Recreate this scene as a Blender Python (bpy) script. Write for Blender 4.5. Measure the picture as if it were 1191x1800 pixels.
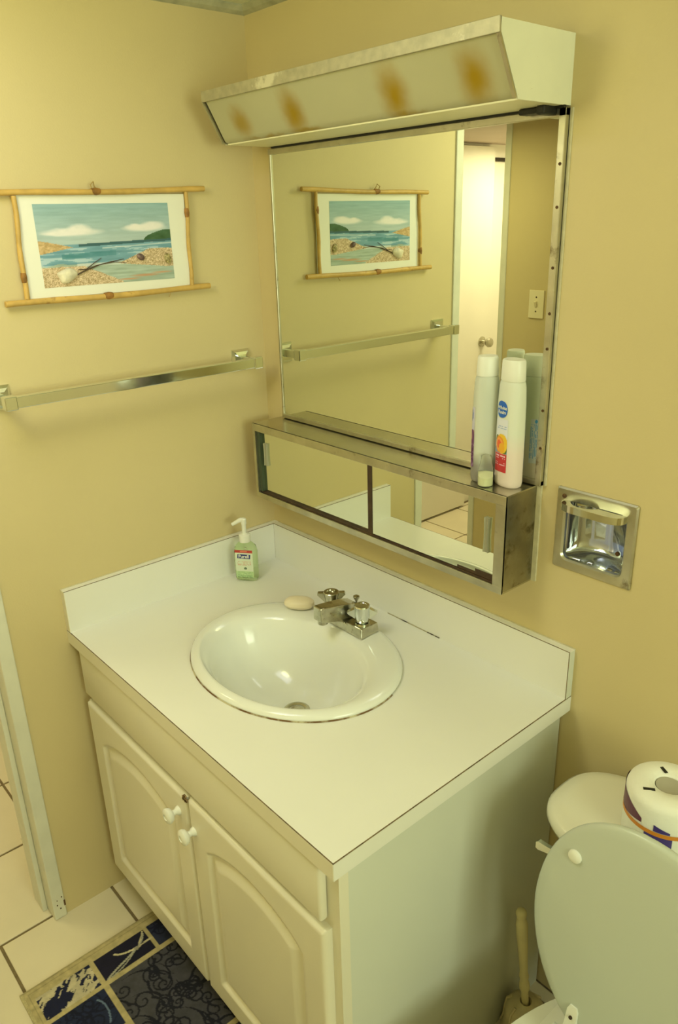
import bpy, bmesh, math, random
import numpy as np
from mathutils import Vector, Matrix
random.seed(7); np.random.seed(7)
PI = math.pi
scene = bpy.context.scene
COL = scene.collection
for o in list(bpy.data.objects):
    bpy.data.objects.remove(o)

# ------------------------------------------------------------------ camera
CAM = Vector((1.6397, -1.1735, 1.6915)); YAW, PITCH, ROLL, FPX = 0.8598, -0.3651, -0.0291, 1345.94
fw = Vector((-math.sin(YAW)*math.cos(PITCH), math.cos(YAW)*math.cos(PITCH), math.sin(PITCH)))
rt = Vector((math.cos(YAW), math.sin(YAW), 0)); up = rt.cross(fw)
rr = rt*math.cos(ROLL)+up*math.sin(ROLL); uu = up*math.cos(ROLL)-rt*math.sin(ROLL)
cd = bpy.data.cameras.new('camera'); cam = bpy.data.objects.new('camera', cd); COL.objects.link(cam)
cam.matrix_world = Matrix(((rr.x, uu.x, -fw.x, CAM.x), (rr.y, uu.y, -fw.y, CAM.y), (rr.z, uu.z, -fw.z, CAM.z), (0, 0, 0, 1)))
cd.sensor_fit = 'VERTICAL'; cd.sensor_height = 24; cd.sensor_width = 24; cd.lens = FPX/1800*24
cd.clip_start = 0.02
scene.camera = cam

# ------------------------------------------------------------------ world, lights, exposure
w = bpy.data.worlds.new('world'); scene.world = w; w.use_nodes = True
w.node_tree.nodes['Background'].inputs[0].default_value = (0.75, 0.85, 1.0, 1)
w.node_tree.nodes['Background'].inputs[1].default_value = 0.6
def area(name, loc, rot, sx, sy, power, color):
    l = bpy.data.lights.new(name, 'AREA'); l.shape = 'RECTANGLE'; l.size = sx; l.size_y = sy
    l.energy = power; l.color = color
    o = bpy.data.objects.new(name, l); COL.objects.link(o); o.location = loc; o.rotation_euler = rot
    return o
# daylight entering by the bathroom window (right wall)
area('window_daylight', (3.24, -0.86, 1.60), (0, math.radians(90), 0), 0.86, 1.0, 24.6, (0.87, 1.0, 0.70))
area('bath_fill_light', (0.55, -0.95, 2.135), (0, 0, 0), 0.5, 0.5, 3.6, (0.68, 0.70, 1.0))  # added unseen light, power and tint fitted to brighten the counter
gl_ = bpy.data.lights.new('globe_fill', 'POINT'); gl_.energy = 10.6; gl_.color = (1.0, 1.0, 0.48); gl_.shadow_soft_size = 0.13  # added unseen point light to brighten the upper walls
go_ = bpy.data.objects.new('globe_fill', gl_); COL.objects.link(go_); go_.location = (0.55, -1.10, 1.95)
area('hall_fill_light', (-0.62, -1.20, 2.035), (0, 0, 0), 0.35, 0.35, 5.6, (1.0, 0.94, 0.46))  # second unseen hall light, added to brighten hall floor and switch wall
area('hall_fill_light', (-0.80, -2.52, 2.035), (0, 0, 0), 0.35, 0.35, 14.0, (1.0, 0.89, 0.60))  # unseen light, placed to brighten the hall door
vs = scene.view_settings
vs.view_transform = 'Standard'; vs.look = 'None'; vs.exposure = 0.0; vs.gamma = 1.0
vs.use_curve_mapping = False

# ------------------------------------------------------------------ materials
def lin(c):
    c = c/255.0
    return c/12.92 if c <= 0.04045 else ((c+0.055)/1.055)**2.4
WHITE = [lin(226), lin(218), lin(176)]
def alb(r, g, b, k=0.84):
    """albedo of something that shows as sRGB r,g,b under the photo's yellowish light"""
    return tuple(min(0.92, max(0.002, lin(c)/w_*k)) for c, w_ in zip((r, g, b), WHITE))
def mat(name, col, rough=0.5, metal=0.0, nscale=0, namt=0.06, bump=0.0, bscale=200, spec=0.5, coat=0, trans=0, ior=1.45, dirt=None, alpha=1):
    m = bpy.data.materials.new(name); m.use_nodes = True
    nt = m.node_tree; N = nt.nodes; L = nt.links; b = N['Principled BSDF']
    b.inputs['Roughness'].default_value = rough; b.inputs['Metallic'].default_value = metal
    b.inputs['Specular IOR Level'].default_value = spec; b.inputs['IOR'].default_value = ior
    b.inputs['Coat Weight'].default_value = coat; b.inputs['Coat Roughness'].default_value = 0.1
    b.inputs['Transmission Weight'].default_value = trans
    b.inputs['Alpha'].default_value = alpha
    tc = N.new('ShaderNodeTexCoord')
    src = None
    if nscale:
        n = N.new('ShaderNodeTexNoise'); n.inputs['Scale'].default_value = nscale; n.inputs['Detail'].default_value = 5
        L.new(tc.outputs['Object'], n.inputs['Vector'])
        r = N.new('ShaderNodeValToRGB'); r.color_ramp.elements[0].position = 0.3; r.color_ramp.elements[1].position = 0.7
        r.color_ramp.elements[0].color = tuple(max(0, c*(1-namt)) for c in col)+(1,)
        r.color_ramp.elements[1].color = tuple(min(1, c*(1+namt)) for c in col)+(1,)
        L.new(n.outputs['Fac'], r.inputs['Fac']); src = r.outputs['Color']
    else:
        b.inputs['Base Color'].default_value = tuple(col)+(1,)
    if dirt:   # (colour, scale, threshold low, threshold high)
        dc, ds, t0, t1 = dirt
        n2 = N.new('ShaderNodeTexNoise'); n2.inputs['Scale'].default_value = ds; n2.inputs['Detail'].default_value = 8
        n2.inputs['Roughness'].default_value = 0.65
        L.new(tc.outputs['Object'], n2.inputs['Vector'])
        mr = N.new('ShaderNodeMapRange'); mr.inputs[1].default_value = t0; mr.inputs[2].default_value = t1
        L.new(n2.outputs['Fac'], mr.inputs[0])
        mx = N.new('ShaderNodeMix'); mx.data_type = 'RGBA'
        L.new(mr.outputs[0], mx.inputs[0])
        if src: L.new(src, mx.inputs[6])
        else: mx.inputs[6].default_value = tuple(col)+(1,)
        mx.inputs[7].default_value = tuple(dc)+(1,)
        src = mx.outputs[2]
    if src: L.new(src, b.inputs['Base Color'])
    if bump:
        n3 = N.new('ShaderNodeTexNoise'); n3.inputs['Scale'].default_value = bscale; n3.inputs['Detail'].default_value = 4
        L.new(tc.outputs['Object'], n3.inputs['Vector'])
        bp = N.new('ShaderNodeBump'); bp.inputs['Strength'].default_value = bump; bp.inputs['Distance'].default_value = 0.002
        L.new(n3.outputs['Fac'], bp.inputs['Height']); L.new(bp.outputs[0], b.inputs['Normal'])
    return m
def print_mat(name, rough=0.5, bump=0.0, bscale=400, coat=0):
    m = mat(name, (0.5, 0.5, 0.5), rough, bump=bump, bscale=bscale, coat=coat)
    a = m.node_tree.nodes.new('ShaderNodeVertexColor'); a.layer_name = 'print'
    m.node_tree.links.new(a.outputs['Color'], m.node_tree.nodes['Principled BSDF'].inputs['Base Color'])
    return m

M = {}
M['wall'] = mat('beige wall paint', (0.635, 0.525, 0.285), 0.6, nscale=3, namt=0.03, bump=0.12, bscale=260)
M['hallwhite'] = mat('white hall paint', (0.80, 0.77, 0.66), 0.5, nscale=4, namt=0.02)
M['hallceil'] = mat('hall ceiling paint', (0.52, 0.42, 0.34), 0.7, nscale=4, namt=0.03)
M['ceil'] = mat('ceiling paint', (0.74, 0.75, 0.56), 0.8, nscale=6, namt=0.03)
M['ctrim'] = mat('ceiling moulding', (0.42, 0.41, 0.28), 0.6, nscale=30, namt=0.2)
M['trim'] = mat('old white gloss trim', (0.70, 0.69, 0.58), 0.45, nscale=20, namt=0.04, dirt=((0.05, 0.02, 0.01), 60, 0.74, 0.78))
M['grout'] = mat('brown grout', (0.20, 0.15, 0.075), 0.9, nscale=60, namt=0.2)
M['tile'] = mat('cream floor tile', (0.74, 0.66, 0.49), 0.4, nscale=5, namt=0.05, bump=0.05, bscale=60)
M['laminate'] = mat('white laminate', (0.80, 0.79, 0.745), 0.32, nscale=6, namt=0.015)
M['seam'] = mat('brown seam', (0.17, 0.12, 0.06), 0.8, nscale=80, namt=0.5)
M['crack'] = mat('dirty seam', (0.42, 0.38, 0.25), 0.9, dirt=((0.03, 0.02, 0.01), 35, 0.5, 0.56))
M['porcelain'] = mat('white porcelain', (0.80, 0.81, 0.77), 0.12, coat=0.3)
M['toiletporc'] = mat('toilet porcelain', (0.80, 0.78, 0.66), 0.18, coat=0.2)
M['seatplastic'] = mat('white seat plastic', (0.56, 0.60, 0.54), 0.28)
M['vanity'] = mat('white thermofoil', (0.78, 0.74, 0.61), 0.3, nscale=4, namt=0.02)
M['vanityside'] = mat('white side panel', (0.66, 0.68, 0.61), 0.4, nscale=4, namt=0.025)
M['dark'] = mat('dark void', (0.03, 0.022, 0.012), 0.8)
M['mirror'] = mat('mirror silver', (0.80, 0.83, 0.70), 0.005, 1.0)
M['steel'] = mat('brushed stainless', (0.58, 0.56, 0.46), 0.27, 1.0, nscale=12, namt=0.08, bump=0.05, bscale=60)
M['steelworn'] = mat('worn stainless', (0.56, 0.54, 0.44), 0.32, 1.0, nscale=25, namt=0.12, dirt=((0.16, 0.12, 0.06), 22, 0.60, 0.74))
M['railsteel'] = mat('weathered aluminium', (0.50, 0.47, 0.34), 0.55, 0.7, nscale=60, namt=0.12, dirt=((0.75, 0.72, 0.58), 9, 0.60, 0.66))
M['chrome'] = mat('chrome', (0.76, 0.80, 0.80), 0.09, 1.0)
M['chromeold'] = mat('pitted chrome', (0.55, 0.53, 0.43), 0.22, 1.0, nscale=70, namt=0.15, dirt=((0.22, 0.17, 0.09), 60, 0.58, 0.7))
M['browntrack'] = mat('brown track', (0.055, 0.03, 0.015), 0.6, nscale=40, namt=0.4)
M['caulk'] = mat('old caulk', (0.62, 0.57, 0.40), 0.8, nscale=60, namt=0.1)
M['capwhite'] = mat('cream enamel', (0.80, 0.79, 0.62), 0.4, nscale=12, namt=0.03, dirt=((0.35, 0.16, 0.03), 45, 0.70, 0.74))
M['white'] = mat('white plastic', (0.82, 0.82, 0.75), 0.35)
M['black'] = mat('black plastic', (0.012, 0.012, 0.010), 0.5)
M['bamboo'] = mat('bamboo', (0.58, 0.37, 0.105), 0.45, nscale=30, namt=0.18, dirt=((0.25, 0.12, 0.03), 25, 0.62, 0.75))
M['bamboonode'] = mat('bamboo node', (0.30, 0.14, 0.03), 0.6, nscale=80, namt=0.4)
M['twine'] = mat('twine', (0.42, 0.29, 0.10), 0.9)
M['matboard'] = mat('white mat board', (0.84, 0.83, 0.74), 0.8, nscale=10, namt=0.01)
M['shell'] = mat('white shell', (0.74, 0.68, 0.52), 0.45, nscale=60, namt=0.2, bump=0.4, bscale=150)
M['shelldark'] = mat('dark shell', (0.16, 0.10, 0.09), 0.4, nscale=120, namt=0.6)
M['shellstripe'] = mat('striped shell', (0.20, 0.16, 0.06), 0.5, dirt=((0.5, 0.42, 0.2), 250, 0.48, 0.52))
M['twig'] = mat('twig', (0.09, 0.06, 0.035), 0.9)
M['print'] = print_mat('printed paint', 0.65, 0.15, 500)
M['label'] = print_mat('printed label', 0.35)
M['rug'] = print_mat('woven rug pile', 0.95, 0.9, 900)
M['rugedge'] = mat('rug binding', (0.50, 0.44, 0.25), 0.95, nscale=200, namt=0.2, bump=0.6, bscale=600)
M['soap'] = mat('cream soap', (0.86, 0.76, 0.58), 0.4)
M['gel'] = mat('green gel plastic', (0.82, 0.96, 0.66), 0.08, trans=0.95, ior=1.10)
M['clearplastic'] = mat('clear plastic', (0.95, 0.97, 0.90), 0.12, trans=0.95, ior=1.15)
M['frostplastic'] = mat('frosted bottle', (0.80, 0.80, 0.74), 0.25, trans=0.35, ior=1.2)
M['liquid'] = mat('grey liquid', (0.42, 0.39, 0.36), 0.3)
def filled(name, low, high, z, w_, rough=.28, trans=0):
    m = mat(name, high, rough, trans=trans, ior=1.2); N = m.node_tree.nodes; L = m.node_tree.links
    tc = [n for n in N if n.type == 'TEX_COORD'][0]; sx = N.new('ShaderNodeSeparateXYZ'); L.new(tc.outputs['Object'], sx.inputs[0])
    mr = N.new('ShaderNodeMapRange'); mr.inputs[1].default_value = z-w_; mr.inputs[2].default_value = z+w_; L.new(sx.outputs['Z'], mr.inputs[0])
    mx = N.new('ShaderNodeMix'); mx.data_type = 'RGBA'; L.new(mr.outputs[0], mx.inputs[0]); mx.inputs[6].default_value = low+(1,); mx.inputs[7].default_value = high+(1,)
    L.new(mx.outputs[2], N['Principled BSDF'].inputs['Base Color']); return m
# shampoo shows through the bottles up to its fill level
M['pinkbottle'] = filled('pale plastic with pink shampoo', (0.80, 0.68, 0.64), (0.72, 0.74, 0.66), 0.085, 0.02)
M['clearbottle'] = filled('clear plastic with grey shampoo', (0.36, 0.34, 0.32), (0.70, 0.72, 0.64), 0.046, 0.012, 0.22, 0.15)
M['cream'] = mat('pale yellow cream', (0.80, 0.80, 0.52), 0.4)
M['paper'] = mat('tissue paper', (0.86, 0.85, 0.78), 0.9, bump=0.4, bscale=120)
M['card'] = mat('grey cardboard core', (0.42, 0.39, 0.31), 0.95)
M['purple'] = mat('purple print', (0.13, 0.030, 0.075), 0.35)
M['violetblue'] = mat('violet blue print', (0.055, 0.035, 0.22), 0.35)
M['orange'] = mat('orange band', (0.66, 0.24, 0.02), 0.35)
M['brush'] = mat('yellowed plastic', (0.78, 0.70, 0.42), 0.45, nscale=15, namt=0.08)
M['brushcup'] = mat('clouded plastic', (0.66, 0.58, 0.38), 0.4, nscale=25, namt=0.15)
M['rust'] = mat('rust chip', (0.10, 0.05, 0.02), 0.9, nscale=80, namt=0.5)
M['wood'] = mat('chipped wood', (0.26, 0.17, 0.08), 0.9, nscale=120, namt=0.5)
M['ivory'] = mat('ivory plastic', (0.84, 0.76, 0.52), 0.35)
M['pane'] = mat('frosted pane', (0.85, 0.88, 0.85), 0.4)

def diffuser_material():
    m = mat('stained diffuser', (0.80, 0.76, 0.50), 0.35, nscale=5, namt=0.03)
    nt = m.node_tree; N = nt.nodes; L = nt.links; b = N['Principled BSDF']
    tc = [n for n in N if n.type == 'TEX_COORD'][0]
    prev = b.inputs['Base Color'].links[0].from_socket
    nz = N.new('ShaderNodeTexNoise'); nz.inputs['Scale'].default_value = 30; L.new(tc.outputs['Object'], nz.inputs['Vector'])
    vm = N.new('ShaderNodeVectorMath'); vm.operation = 'SCALE'; vm.inputs['Scale'].default_value = 0.02
    L.new(nz.outputs['Color'], vm.inputs[0])
    ad = N.new('ShaderNodeVectorMath'); ad.operation = 'ADD'; L.new(tc.outputs['Object'], ad.inputs[0]); L.new(vm.outputs[0], ad.inputs[1])
    # burn marks: x, z, radius x, radius z, strength
    for (x, z, rx, rz, s) in ((0.192, 1.894, .034, .032, .8), (0.364, 1.893, .036, .044, 1.0), (0.635, 1.891, .037, .048, 1.0), (0.807, 1.893, .038, .044, 1.0),
                              (0.39, 1.861, .05, .006, .8), (0.66, 1.861, .045, .006, .8), (0.26, 1.860, .09, .006, .75)):
        sb = N.new('ShaderNodeVectorMath'); sb.operation = 'SUBTRACT'; L.new(ad.outputs[0], sb.inputs[0]); sb.inputs[1].default_value = (x, 0, z)
        ml = N.new('ShaderNodeVectorMath'); ml.operation = 'MULTIPLY'; L.new(sb.outputs[0], ml.inputs[0]); ml.inputs[1].default_value = (1/rx, 0, 1/rz)
        ln = N.new('ShaderNodeVectorMath'); ln.operation = 'LENGTH'; L.new(ml.outputs[0], ln.inputs[0])
        mr = N.new('ShaderNodeMapRange'); mr.interpolation_type = 'SMOOTHSTEP'
        mr.inputs[1].default_value = 0.05; mr.inputs[2].default_value = 1.3; mr.inputs[3].default_value = s; mr.inputs[4].default_value = 0
        L.new(ln.outputs['Value'], mr.inputs[0])
        mx = N.new('ShaderNodeMix'); mx.data_type = 'RGBA'; L.new(mr.outputs[0], mx.inputs[0]); L.new(prev, mx.inputs[6])
        mx.inputs[7].default_value = (0.60, 0.39, 0.02, 1)
        prev = mx.outputs[2]
    L.new(prev, b.inputs['Base Color'])
    return m
M['diffuser'] = diffuser_material()

# ------------------------------------------------------------------ mesh helpers (world coordinates)
def box(bm, x0, x1, y0, y1, z0, z1, bev=0, seg=2):
    vs_ = [bm.verts.new((x, y, z)) for z in (z0, z1) for y in (y0, y1) for x in (x0, x1)]
    f = [(0, 2, 3, 1), (4, 5, 7, 6), (0, 1, 5, 4), (2, 6, 7, 3), (0, 4, 6, 2), (1, 3, 7, 5)]
    fs = [bm.faces.new([vs_[i] for i in q]) for q in f]
    if bev:
        es = list({e for q in fs for e in q.edges})
        bmesh.ops.bevel(bm, geom=es, offset=bev, segments=seg, affect='EDGES', profile=0.5)
    return vs_
def loft(bm, rings, cap0=True, cap1=True, closed=True):
    R = [[bm.verts.new(p) for p in r] for r in rings]
    n = len(R[0])
    for a, b in zip(R, R[1:]):
        for i in range(n if closed else n-1):
            j = (i+1) % n
            bm.faces.new((a[i], a[j], b[j], b[i]))
    if cap0: bm.faces.new(list(reversed(R[0])))
    if cap1: bm.faces.new(R[-1])
    return R
def ering(cx, cy, rx, ry, z, n=48, p=2.0, rot=0.0):
    out = []
    for i in range(n):
        t = 2*PI*i/n; c, s = math.cos(t), math.sin(t)
        x = rx*math.copysign(abs(c)**(2/p), c); y = ry*math.copysign(abs(s)**(2/p), s)
        out.append((cx+x*math.cos(rot)-y*math.sin(rot), cy+x*math.sin(rot)+y*math.cos(rot), z))
    return out
def lathe(bm, cx, cy, prof, n=32, axis='z', o=(0, 0, 0), cap0=True, cap1=True):
    """prof = [(r, h)...] along axis; o = base"""
    rings = []
    for r, h in prof:
        ring = []
        for i in range(n):
            t = 2*PI*i/n; a, b = max(r, 1e-5)*math.cos(t), max(r, 1e-5)*math.sin(t)
            if axis == 'z': ring.append((cx+a, cy+b, o[2]+h))
            elif axis == 'y': ring.append((o[0]+a, o[1]+h, o[2]+b))
            else: ring.append((o[0]+h, o[1]+a, o[2]+b))
        rings.append(ring)
    return loft(bm, rings, cap0, cap1)
def tube(bm, pts, rad, n=12, cap=True):
    pts = [Vector(p) for p in pts]; rads = rad if isinstance(rad, (list, tuple)) else [rad]*len(pts)
    rings = []; prev = None
    for i, p in enumerate(pts):
        d = (pts[min(i+1, len(pts)-1)]-pts[max(i-1, 0)]).normalized()
        a = prev if prev else (Vector((0, 0, 1)) if abs(d.z) < 0.9 else Vector((1, 0, 0)))
        u = (a-d*a.dot(d)).normalized(); v = d.cross(u); prev = u
        rings.append([p+(u*math.cos(2*PI*k/n)+v*math.sin(2*PI*k/n))*rads[i] for k in range(n)])
    loft(bm, rings, cap, cap)
def prism(bm, poly, f0, f1):
    """poly: 2-D points; f0/f1 map (a,b) to 3-D for both ends"""
    loft(bm, [[f0(*p) for p in poly], [f1(*p) for p in poly]])
def base_of(parent):
    v = Vector((0, 0, 0)); p = parent
    while p is not None:
        v += p.location; p = p.parent
    return v
def obj(name, bm, m, parent=None, smooth=False, angle=40, bev=0):
    me = bpy.data.meshes.new(name)
    if bev:
        bmesh.ops.bevel(bm, geom=list(bm.edges), offset=bev, segments=2, affect='EDGES', profile=0.5, clamp_overlap=True)
    bmesh.ops.recalc_face_normals(bm, faces=list(bm.faces))
    bm.normal_update()
    off = base_of(parent)
    if off.length > 0: bmesh.ops.translate(bm, verts=list(bm.verts), vec=-off)
    if smooth:
        lim = math.radians(angle)
        for f in bm.faces: f.smooth = True
        for e in bm.edges:
            if len(e.link_faces) == 2 and e.calc_face_angle(0) > lim: e.smooth = False
    bm.to_mesh(me); bm.free()
    me.materials.append(M[m] if isinstance(m, str) else m)
    o = bpy.data.objects.new(name, me); COL.objects.link(o)
    if parent is not None: o.parent = parent
    return o
def tag(o, label, cat, group=None):
    o['label'] = label; o['category'] = cat
    if group: o['group'] = group
    return o
def thing(name, label, cat, loc, group=None):
    o = bpy.data.objects.new(name, None); o.empty_display_size = 0.05; COL.objects.link(o); o.location = loc
    return tag(o, label, cat, group)
def struct(name, bm, m, label=None, cat=None, **k):
    o = obj(name, bm, m, **k); o['kind'] = 'structure'
    if label: o['label'] = label
    if cat: o['category'] = cat
    return o
B = bmesh.new
def boxes(name, m, parent, lst, bev=0, **k):
    bm = B()
    for q in lst: box(bm, *q, bev=bev)
    return obj(name, bm, m, parent, **k)
def grid_print(name, nu, nv, fpos, fcol, m, parent):
    """grid of faces; fpos(u,v)->xyz, fcol(U,V arrays)->rgb in photo sRGB"""
    us = np.linspace(0, 1, nu+1); vs_ = np.linspace(0, 1, nv+1)
    U, V = np.meshgrid(us, vs_)
    off = base_of(parent)
    P = [tuple(Vector(fpos(u, v))-off) for v in vs_ for u in us]
    F = [(j*(nu+1)+i, j*(nu+1)+i+1, (j+1)*(nu+1)+i+1, (j+1)*(nu+1)+i) for j in range(nv) for i in range(nu)]
    me = bpy.data.meshes.new(name); me.from_pydata(P, [], F)
    C = fcol(U.ravel(), V.ravel())/255.0
    L_ = np.where(C <= 0.04045, C/12.92, ((np.maximum(C, 0)+0.055)/1.055)**2.4)
    L_ = np.clip(L_/np.array(WHITE)*0.84, 0.002, 0.92)
    ca = me.color_attributes.new('print', 'FLOAT_COLOR', 'POINT')
    ca.data.foreach_set('color', np.c_[L_, np.ones(len(L_))].astype(np.float32).ravel())
    me.materials.append(M[m]); me.polygons.foreach_set('use_smooth', [True]*len(F))
    o = bpy.data.objects.new(name, me); COL.objects.link(o)
    if parent is not None: o.parent = parent
    return o
def text(name, body, size, fmap, m, parent, width=None, shear=0.0, depth=0.0):
    """lettering as mesh; fmap(a,b) takes centred text-plane coords to the surface"""
    cu = bpy.data.curves.new('lettering', 'FONT'); cu.body = body; cu.size = size; cu.align_x = 'CENTER'; cu.align_y = 'CENTER'
    cu.shear = shear; cu.resolution_u = 3; cu.offset = depth
    t = bpy.data.objects.new('lettering', cu); COL.objects.link(t)
    bpy.context.view_layer.update()
    me = bpy.data.meshes.new_from_object(t.evaluated_get(bpy.context.evaluated_depsgraph_get()))
    bpy.data.objects.remove(t); bpy.data.curves.remove(cu)
    xs = [v.co.x for v in me.vertices]; k = 1.0
    if width and xs: k = width/(max(xs)-min(xs))
    off = base_of(parent)
    for v in me.vertices: v.co = Vector(fmap(v.co.x*k, v.co.y))-off
    me.name = name; me.materials.clear(); me.materials.append(M[m])
    o = bpy.data.objects.new(name, me); COL.objects.link(o); o.parent = parent
    return o
def vnoise(x, y, seed=0):
    """smooth value noise on arrays"""
    xi = np.floor(x).astype(int); yi = np.floor(y).astype(int); xf = x-xi; yf = y-yi
    def h(a, b):
        n = (a*374761393 + b*668265263 + seed*1442695041) & 0x7fffffff
        n = (n ^ (n >> 13))*1274126177 & 0x7fffffff
        return ((n ^ (n >> 16)) & 0xffff)/65535.0
    s = lambda t: t*t*(3-2*t)
    a = h(xi, yi)*(1-s(xf))+h(xi+1, yi)*s(xf); b = h(xi, yi+1)*(1-s(xf))+h(xi+1, yi+1)*s(xf)
    return a*(1-s(yf))+b*s(yf)
def fbm(x, y, seed=0, o=4):
    t = 0; a = 0.5
    for i in range(o): t = t+a*vnoise(x*2**i, y*2**i, seed+i); a /= 2
    return t/(1-0.5**o)

# ================================================================== SETTING
CEIL = 2.142
XR = 3.30      # right wall
YF = -1.74     # wall opposite the mirror
# floor with tiles
bm = B(); box(bm, -1.40, XR+.1, -3.3, 0.1, -0.06, -0.003)
floor = struct('floor', bm, 'grout', 'cream tiled floor with brown grout lines', 'floor')
tile_cache = {}
def tile(x0, x1, y0, y1):
    x0 += .0038; x1 -= .0038; y0 += .0038; y1 -= .0038
    key = (round(x1-x0, 4), round(y1-y0, 4))
    if key not in tile_cache:
        bm = B(); hx, hy = key[0]/2, key[1]/2
        loft(bm, [[(-hx, -hy, -.006), (hx, -hy, -.006), (hx, hy, -.006), (-hx, hy, -.006)], [(-hx, -hy, -.001), (hx, -hy, -.001), (hx, hy, -.001), (-hx, hy, -.001)],
                  [(-hx+.0015, -hy+.0015, 0), (hx-.0015, -hy+.0015, 0), (hx-.0015, hy-.0015, 0), (-hx+.0015, hy-.0015, 0)]], cap0=False)
        me = bpy.data.meshes.new('tile'); bmesh.ops.recalc_face_normals(bm, faces=list(bm.faces)); bm.to_mesh(me); bm.free(); me.materials.append(M['tile']); tile_cache[key] = me
    o = bpy.data.objects.new('tile', tile_cache[key]); COL.objects.link(o); o.parent = floor
    o.location = ((x0+x1)/2, (y0+y1)/2, 0)
TX, TY = 0.305, 0.2925
k = -5
for i in range(-5, 12):
    xa = -0.018+i*TX
    ya0 = -0.623 if i >= 0 else -0.700
    for j in range(-10, 4):
        y0 = ya0+j*TY; y1 = y0+TY
        X0, X1 = max(xa, -1.27), min(xa+TX, XR); Y0, Y1 = max(y0, -3.2), min(y1, 0.0)
        if X1-X0 > .03 and Y1-Y0 > .03: tile(X0, X1, Y0, Y1)
# walls
bm = B()
box(bm, -.10, 0, -.752, 0.1, 0, CEIL)
box(bm, -.10, 0, -1.55, -.752, 2.02, CEIL)
box(bm, -.10, 0, YF, -1.55, 0, CEIL)
struct('wall_left', bm, 'wall', 'beige painted wall with the picture and towel bar', 'wall')
bm = B()
HX0, HX1, HZ0, HZ1 = .913, 1.043, 1.078, 1.205
for q in ((-.0, HX0, 0, CEIL), (HX1, XR+.1, 0, CEIL), (HX0, HX1, 0, HZ0), (HX0, HX1, HZ1, CEIL)):
    box(bm, q[0], q[1], 0, .1, q[2], q[3])
struct('wall_back', bm, 'wall', 'beige painted wall with the mirror', 'wall')
bm = B(); box(bm, -.541, XR+.1, YF-.1, YF, 0, CEIL)
struct('wall_front', bm, 'wall', 'beige painted wall opposite the mirror', 'wall')
bm = B()
WY0, WY1, WZ0, WZ1 = -1.38, -.34, 1.14, 2.06
for q in ((YF, WY0, 0, CEIL), (WY1, 0, 0, CEIL), (WY0, WY1, 0, WZ0), (WY0, WY1, WZ1, CEIL)):
    box(bm, XR, XR+.1, q[0], q[1], q[2], q[3])
struct('wall_right', bm, 'wall', 'beige painted wall with the window', 'wall')
bm = B(); box(bm, -.10, XR+.1, YF, 0.1, CEIL, CEIL+.06)
struct('ceiling', bm, 'ceil', 'greyish white bathroom ceiling', 'ceiling')
# window in the right wall
bm = B()
for q in ((WY0, WY0+.045, WZ0, WZ1), (WY1-.045, WY1, WZ0, WZ1), (WY0, WY1, WZ0, WZ0+.045), (WY0, WY1, WZ1-.045, WZ1), (WY0, WY1, 1.60, 1.64)):
    box(bm, XR+.02, XR+.06, *q)
win = struct('window_1', bm, 'white', 'white framed frosted bathroom window', 'window')
boxes('pane', 'pane', win, [(XR+.062, XR+.068, WY0, WY1, WZ0, WZ1)])
# ceiling moulding
bm = B(); prism(bm, [(0, 0), (.016, 0), (.016, -.004), (.010, -.012), (0, -.018)], lambda a, b: (a, YF, CEIL+b), lambda a, b: (a, 0, CEIL+b))
struct('trim_1', bm, 'ctrim', 'narrow moulding between left wall and ceiling', 'moulding')
bm = B(); prism(bm, [(0, 0), (-.016, 0), (-.016, -.004), (-.010, -.012), (0, -.018)], lambda a, b: (0, a, CEIL+b), lambda a, b: (XR, a, CEIL+b))
struct('trim_2', bm, 'ctrim', 'narrow moulding between mirror wall and ceiling', 'moulding')
# bathroom doorway: white jamb and stop
bm = B(); box(bm, -.115, .006, -.782, -.750, 0, 2.02, bev=.003); box(bm, -.105, -.045, -.795, -.782, 0, 2.0, bev=.002)
t3 = struct('trim_3', bm, 'trim', 'white painted door jamb, scuffed near the floor', 'door jamb')
bm = B(); box(bm, -.115, .006, -1.552, -1.52, 0, 2.02, bev=.003)
struct('trim_4', bm, 'trim', 'white painted door jamb on the far side of the doorway', 'door jamb')
bm = B(); box(bm, -.115, .006, -1.552, -.750, 2.0, 2.03, bev=.003)
struct('trim_5', bm, 'trim', 'white painted head of the bathroom doorway', 'door jamb')
boxes('paint_chip', 'rust', t3, [(.0055, .0075, -.7535, -.7495, .035, .052), (.0055, .0072, -.765, -.762, .03, .034), (.0055, .0072, -.772, -.769, .045, .048), (.0055, .0072, -.770, -.768, .06, .0625), (.0055, .0072, -.758, -.755, .065, .068)])
boxes('hinge_leaf', 'caulk', t3, [(-.106, -.090, -.7965, -.7945, .205, .208)])
# hall seen in the mirror
bm = B()
box(bm, -1.37, -1.27, -2.525, .1, 0, 2.05); box(bm, -1.37, -1.27, -3.3, -2.525, 1.985, 2.05); box(bm, -1.37, -1.27, -3.3, -2.70, 0, 1.985)
struct('wall_hall', bm, 'hallwhite', 'white hall wall seen through the doorway', 'wall')
bm = B(); box(bm, -1.4, -.10, -3.3, .1, 2.05, 2.12)
struct('ceiling_hall', bm, 'hallceil', 'low pinkish brown hall ceiling', 'ceiling')
bm = B(); box(bm, -1.37, -.10, 0.0, .1, 0, 2.05); box(bm, -1.37, 0.5, -3.3, -3.2, 0, 2.05); box(bm, -.475, -.375, -3.2, YF-.1, 0, 2.05)
struct('wall_hall_end', bm, 'hallwhite', 'white end walls of the hall', 'wall')
bm = B(); box(bm, -.572, -.541, YF-.11, YF+.006, 0, 2.05, bev=.003)
struct('trim_6', bm, 'trim', 'white edge trim on the corner of the beige switch wall', 'trim')
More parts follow.
